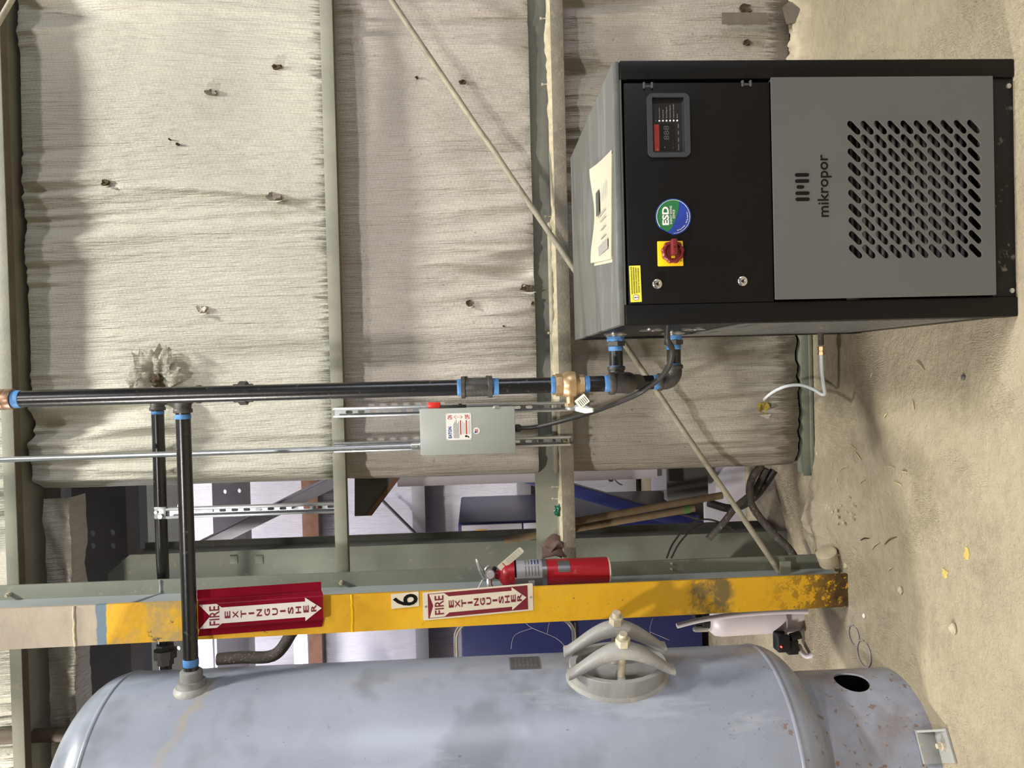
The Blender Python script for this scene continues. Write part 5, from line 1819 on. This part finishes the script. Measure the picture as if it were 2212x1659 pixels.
hose('thin_cable', [A(1440, 1206, 2.98), A(1455, 1172, 2.99), A(1490, 1132, 3.0), A(1530, 1122, 3.0), A(1580, 1138, 3.02)], .0038, M_CABLE, 'thin black cable looping above its twin', 'cable')
hose('thin_cable', [A(1450, 1206, 3.0), A(1470, 1170, 3.0), A(1505, 1138, 3.01), A(1545, 1130, 3.02), A(1590, 1146, 3.03)], .0036, M_CABLE, 'thin black cable looping just below its twin', 'cable')
# sheets leaning behind the hoses
b = B(); x0, x1, z0, z1 = rect(1440, 1000, 1530, 1082, 3.5); b.box(x0, x1 + .2, 3.5, 3.56, z0, z1, .004)
tag(b.out('dark_box', M_STEELD, None), 'dark grey box hung behind the wooden poles', 'box')
b = B(); x0, x1, z0, z1 = rect(1522, 1005, 1690, 1200, 3.6); b.box(x0, x1 + .1, 3.6, 3.62, 0, z1, .003)
tag(b.out('pale_sheet', M_CABG, None), 'pale splashed sheet standing behind the hoses', 'sheet')
b = B(); x0, x1, z0, z1 = rect(1408, 1010, 1440, 1060, 3.3); b.box(x0, x1 + .1, 3.3, 3.31, z0, z1, .002)
tag(b.out('pale_plate', M_CABG, None), 'small pale plate beside the dark box', 'plate')
b = B()
p = A(1320, 1034, 3.3)
b.lathe(p, (0, 1, .2), [(.010, 0), (.015, 0), (.015, .006), (.010, .006), (.010, 0)], 18)
b.tube([p + Vector((0, .0, -.014)), p + Vector((-.02, 0, -.03)), p + Vector((-.03, 0, -.05))], .003, 8, 3)
tag(b.out('eye_bolt', M_STEELL, None), 'small steel eye hanging beyond the lower girt', 'hook')

# white filter vessel, tube and drain valve left of the column
fx, fy = A(1640, 1322, 3.05).x, 3.05
fzb, fzt = A(1746, 1350, 3.05).z, A(1530, 1350, 3.05).z
fv = thing('filter_vessel', 'white plastic filter vessel low behind the yellow column', 'filter', (fx, fy, fzb))
b = B(); b.lathe((fx, fy, fzb), UPV, [(.070, 0), (.085, .012), (.092, fzt - fzb - .05), (.088, fzt - fzb - .02), (.070, fzt - fzb), (.03, fzt - fzb + .004)], 40); b.out('bowl', M_JUG, fv)
b = B(); b.lathe((fx - .02, fy, fzt), UPV, [(.04, 0), (.04, .03), (.028, .034), (.028, .06)], 20); b.out('cap', M_BLACK, fv)
b = B(); b.lathe((fx - .055, fy - .02, fzt + .01), UPV, [(.012, 0), (.012, .05), (.008, .06)], 10); b.out('screw_cap', M_ZINC, fv)
for dx_ in (-.06, .05):
    b = B(); b.cyl((fx + dx_, fy + .04, 0), (fx + dx_, fy + .04, fzb + .03), .013, seg=12); b.out('leg', M_JUG, fv)
hose('white_hose', [A(1462, 1352, 2.93), A(1520, 1338, 2.93), A(1600, 1327, 2.94), A(1700, 1321, 2.94), A(1770, 1324, 2.93), A(1798, 1345, 2.92), A(1790, 1380, 2.90), A(1765, 1408, 2.90), A(1744, 1418, 2.92), A(1732, 1408, 2.95), A(1726, 1395, 2.98)], .0105, M_JUG, 'white hose bent round behind the foot of the yellow column')
dv = thing('drain_valve', 'black drain valve with red light at the foot of the tank', 'valve', A(1700, 1400, 2.95))
p = A(1697, 1392, 2.93)
b = B(); b.box(p.x - .035, p.x + .035, 2.93, 2.99, p.z - .02, p.z + .03, .006); b.box(p.x - .05, p.x + .01, 2.94, 2.98, p.z - .06, p.z - .015, .006); b.cyl((p.x + .02, 2.95, p.z - .03), (p.x + .03, 2.95, p.z - .07), .016, seg=14); b.out('body', M_BLACK, dv)
p2 = A(1688, 1398, 2.925)
b = B(); b.cyl(p2 + Vector((0, .006, 0)), p2, .0035, seg=10); b.out('indicator_light', M_LED, dv)
hose('thin_cable', [A(1690, 1388, 2.94), A(1700, 1360, 2.95), A(1700, 1330, 2.96), A(1696, 1305, 3.0)], .004, M_STEELL, 'thin grey cable rising from the drain valve', 'cable')

# lit tubes and hoses behind the tank
for Yl, px0, px1, lab in ((4.9, 425, 450, 'bright tube lamp just below the end of the black tank pipe'), (5.3, 639, 654, 'bright tube lamp right of the first, above the tank edge')):
    zc = A((px0 + px1) / 2, 1400, Yl).z
    r_ = (px1 - px0) / 2 / FPX * Yl
    xr = A((px0 + px1) / 2, 1368 if px0 > 600 else 1382, Yl).x
    lm = thing('tube_lamp', lab, 'lamp', (xr - .5, Yl, zc))
    b = B(); b.cyl((xr, Yl, zc), (xr - 1.2, Yl, zc), r_, seg=16); b.out('tube', M_LIT, lm)
    b = B(); b.box(xr - 1.25, xr + .03, Yl + .04, Yl + .08, zc - .05, zc + .05, .004); b.out('fixture', M_CABG, lm)
    l = bpy.data.lights.new('tube_light', 'AREA'); l.shape = 'RECTANGLE'; l.size = 1.2; l.size_y = .05; l.energy = 6; l.color = (.93, .94, 1)
    lo = bpy.data.objects.new('tube_light', l); COL.objects.link(lo); lo.parent = lm
    lo.location = (-.1, -.08, -.05); lo.rotation_euler = (math.radians(60), 0, 0)
hose('ribbed_hose', [A(470, 1424, 4.4), A(520, 1420, 4.4), A(590, 1416, 4.4), A(625, 1375, 4.4), A(634, 1345, 4.45), A(560, 1318, 4.5), A(526, 1310, 4.57)], .035, M_CABLED, 'fat dark duct hose above the tank shoulder')
# vertical pipe at the far left
b = B(); p = A(60, 1590, 2.86); b.cyl((p.x, 2.86, 2.3), (p.x, 2.86, 3.7), .026, seg=20)
tag(b.out('vertical_pipe', M_GIRTD, None), 'brown vertical pipe rising behind the top of the tank', 'pipe')

# ------------------------------------------------------------------ things on the floor
def chip(px, py, kind, L_, ang, label, cat, mat, grp=None):
    p = AZ(px, py, 0)
    b = B()
    if kind == 'straw':
        d = Vector((math.cos(ang), math.sin(ang), 0)) * L_ / 2
        b.tube([(p.x - d.x, p.y - d.y, .003), (p.x + d.y * .12, p.y - d.x * .12, .0045), (p.x + d.x, p.y + d.y, .003)], [.0012, .0024, .0010], 6, 4)
    else:
        bmesh.ops.create_icosphere(b.bm, subdivisions=3, radius=1)
        for v in b.bm.verts:
            s_ = 1 + .3 * noise.noise(v.co * 1.7 + Vector((px, 0, 0)))
            v.co = Vector((v.co.x * L_ * s_ + p.x, v.co.y * L_ * .75 * s_ + p.y, max(0, (v.co.z + .7) * L_ * .55 * s_)))
    return tag(b.out({'straw': 'splinter', 'rock': 'pebble'}[kind], mat, None, 60), label, cat, grp)
for px, py, L_, a in ((1840, 965, .07, 1.4), (1822, 1015, .09, 2.0), (1855, 985, .05, 1.0), (1925, 1010, .05, 1.6), (1940, 1045, .05, 1.5), (1975, 875, .03, .2), (1865, 1040, .04, 2.1),
                    (1915, 898, .03, 2.3), (1955, 1020, .03, 1.7), (1885, 810, .02, 2.6), (1990, 790, .05, .9), (1893, 1180, .06, 2.2), (1925, 1230, .03, 2.2), (1838, 905, .02, 1.5), (1862, 776, .02, 1.2)):
    chip(px, py, 'straw', L_, a, 'pale splinter or straw scrap lying on the dusty floor', 'splinter', M_STRAW, 'splinters on the floor')
chip(1870, 1165, 'straw', .06, 1.9, 'dark sliver lying in front of the yellow column', 'splinter', M_CABLE)
chip(1925, 1168, 'straw', .08, 2.1, 'long dark stick lying in front of the yellow column', 'splinter', M_WOOD)
chip(1948, 1275, 'rock', .012, 0, 'small grey stone near the foot of the yellow column', 'stone', M_CONC)
chip(2063, 1358, 'rock', .016, 0, 'pale stone out on the open floor left of the cabinet', 'stone', M_CONC)
chip(1868, 1330, 'rock', .008, 0, 'tiny white pebble behind the yellow column foot', 'stone', M_WHITE)
chip(2083, 815, 'rock', .008, 0, 'tiny dark pebble on the floor near the cabinet', 'stone', M_STEELD)
# round cap and pipe stubs by the column foot
p = A(1800, 1205, 2.66)
b = B(); b.lathe((p.x - .02, 2.66, .036), (.75, -.25, .35), [(.034, 0), (.037, .004), (.037, .052), (.031, .056), (.0001, .054)], 28)
tag(b.out('round_cap', M_CONC, None), 'dusty round cap lying against the foot of the column', 'cap')
chip(1812, 1228, 'rock', .018, 0, 'dusty lump in front of the round cap', 'stone', M_DUST)
chip(1830, 1222, 'rock', .012, 0, 'smaller dusty lump beside the column foot', 'stone', M_DUST)
# dust heap along the wall
b = B()
n, mm = 90, 26
g = []
c = AZ(1770, 1120, 0)
for j in range(mm + 1):
    row = []
    for i in range(n + 1):
        x = -.78 + .75 * i / n
        y = 2.44 + .40 * j / mm
        e = math.exp(-((x - c.x) / .16) ** 2) * (j / mm) ** 1.3
        edge_ = min(1, i / 10, (n - i) / 10, j / 6)
        z = .055 * e * (1 + .5 * noise.noise(Vector((x * 14, y * 14, 0))) + .35 * noise.noise(Vector((x * 60, y * 60, 3)))) * edge_ - .003 * (1 - edge_) - .0015
        row.append(b.bm.verts.new((x, y, z)))
    g.append(row)
for r0, r1 in zip(g, g[1:]):
    for i in range(n):
        b.bm.faces.new((r0[i], r0[i + 1], r1[i + 1], r1[i]))
dh = tag(b.out('dust_heap', M_FLOOR, None, 60), 'heap of grey dust drifted against the wall by the column foot', 'dust')
dh['kind'] = 'stuff'
# round marks in the dust left of the column, modelled as thin rings
for px, py, r_ in ((1868, 1412, .045), (1846, 1372, .035)):
    p = AZ(px, py, 0)
    b = B(); b.tube([(p.x + r_ * math.cos(k * .42), p.y + r_ * math.sin(k * .42), .004) for k in range(15)], .0025, 6, 2)
    tag(b.out('round_mark', M_STEELL, None), 'round mark pressed in the floor dust, %s' % ('nearer the tank skirt' if r_ > .04 else 'nearer the column'), 'ring')

# rubble in the dust beside the column foot
b = B()
rr = random.Random(5)
for k in range(160):
    px, py = rr.gauss(1775, 28), rr.gauss(1130, 55)
    p = AZ(px, py, .01)
    if p.y > 2.86 or p.y < 2.3:
        continue
    q = rr.uniform(.0025, .008)
    bmesh.ops.create_icosphere(b.bm, subdivisions=1, radius=q, matrix=Matrix.Translation((p.x, p.y, .022 * math.exp(-((p.x - c.x) / .16) ** 2) + q * .3)) @ Matrix.Diagonal((1, 1, .7, 1)))
rb_ = tag(b.out('rubble', M_CONC, None, 0), 'crumbs of debris scattered over the dust by the wall foot', 'debris')
rb_['kind'] = 'stuff'
M_FLECK = pm('yellow_paint_fleck', rgb(186, 164, 92), .7, 0, .2, 60)
for k, (px, py, w_, h_, lab) in enumerate(((2090, 1196, .022, .016, 'larger yellow paint fleck on the open floor'), (2042, 1240, .018, .018, 'smaller yellow paint fleck, nearer the column'))):
    p = AZ(px, py, 0)
    b = B()
    pts = []
    for i in range(12):
        a = 2 * math.pi * i / 12
        q = rr.uniform(.5, 1.1)
        pts.append((p.x + w_ * q * math.cos(a), p.y + h_ * q * math.sin(a), .0005))
    b.prism(pts, (0, 0, .0012))
    tag(b.out('paint_fleck', M_FLECK, None, 0), lab, 'paint fleck')
# cobwebs
M_COB = pm('cobweb', rgb(170, 168, 164), .8)
def web(name, strands, label):
    b = B()
    for pts in strands:
        P = [Vector(p) for p in pts]
        b.tube(P, .0005, 4, 4)
    tag(b.out(name, M_COB, None, 0), label, 'cobweb')
web('cobweb', [[A(1136, 1346, 2.43), A(1150, 1357, 2.40), A(1200, 1378, 2.36), A(1222, 1398, 2.30)], [A(1150, 1357, 2.40), A(1112, 1372, 2.40), A(1104, 1402, 2.36)], [A(1182, 1368, 2.38), A(1186, 1345, 2.42)], [A(1242, 1345, 2.42), A(1244, 1380, 2.33)]], 'cobweb strands between the yellow column and the tank opening')
web('cobweb', [[A(1410, 1336, 2.43), A(1404, 1365, 2.36), A(1420, 1410, 2.22)], [A(1404, 1365, 2.36), A(1446, 1383, 2.28)]], 'cobweb strands right of the yokes by the column')

b = B(); b.tube([A(-70, 163, 2.52), A(0, 43, 2.52), A(25, 0, 2.52), A(90, -112, 2.52)], .009, 10, 1)
tag(b.out('brace_rod', M_ROD, None), 'end of a second thin rod crossing the top corner of the wall', 'rod')
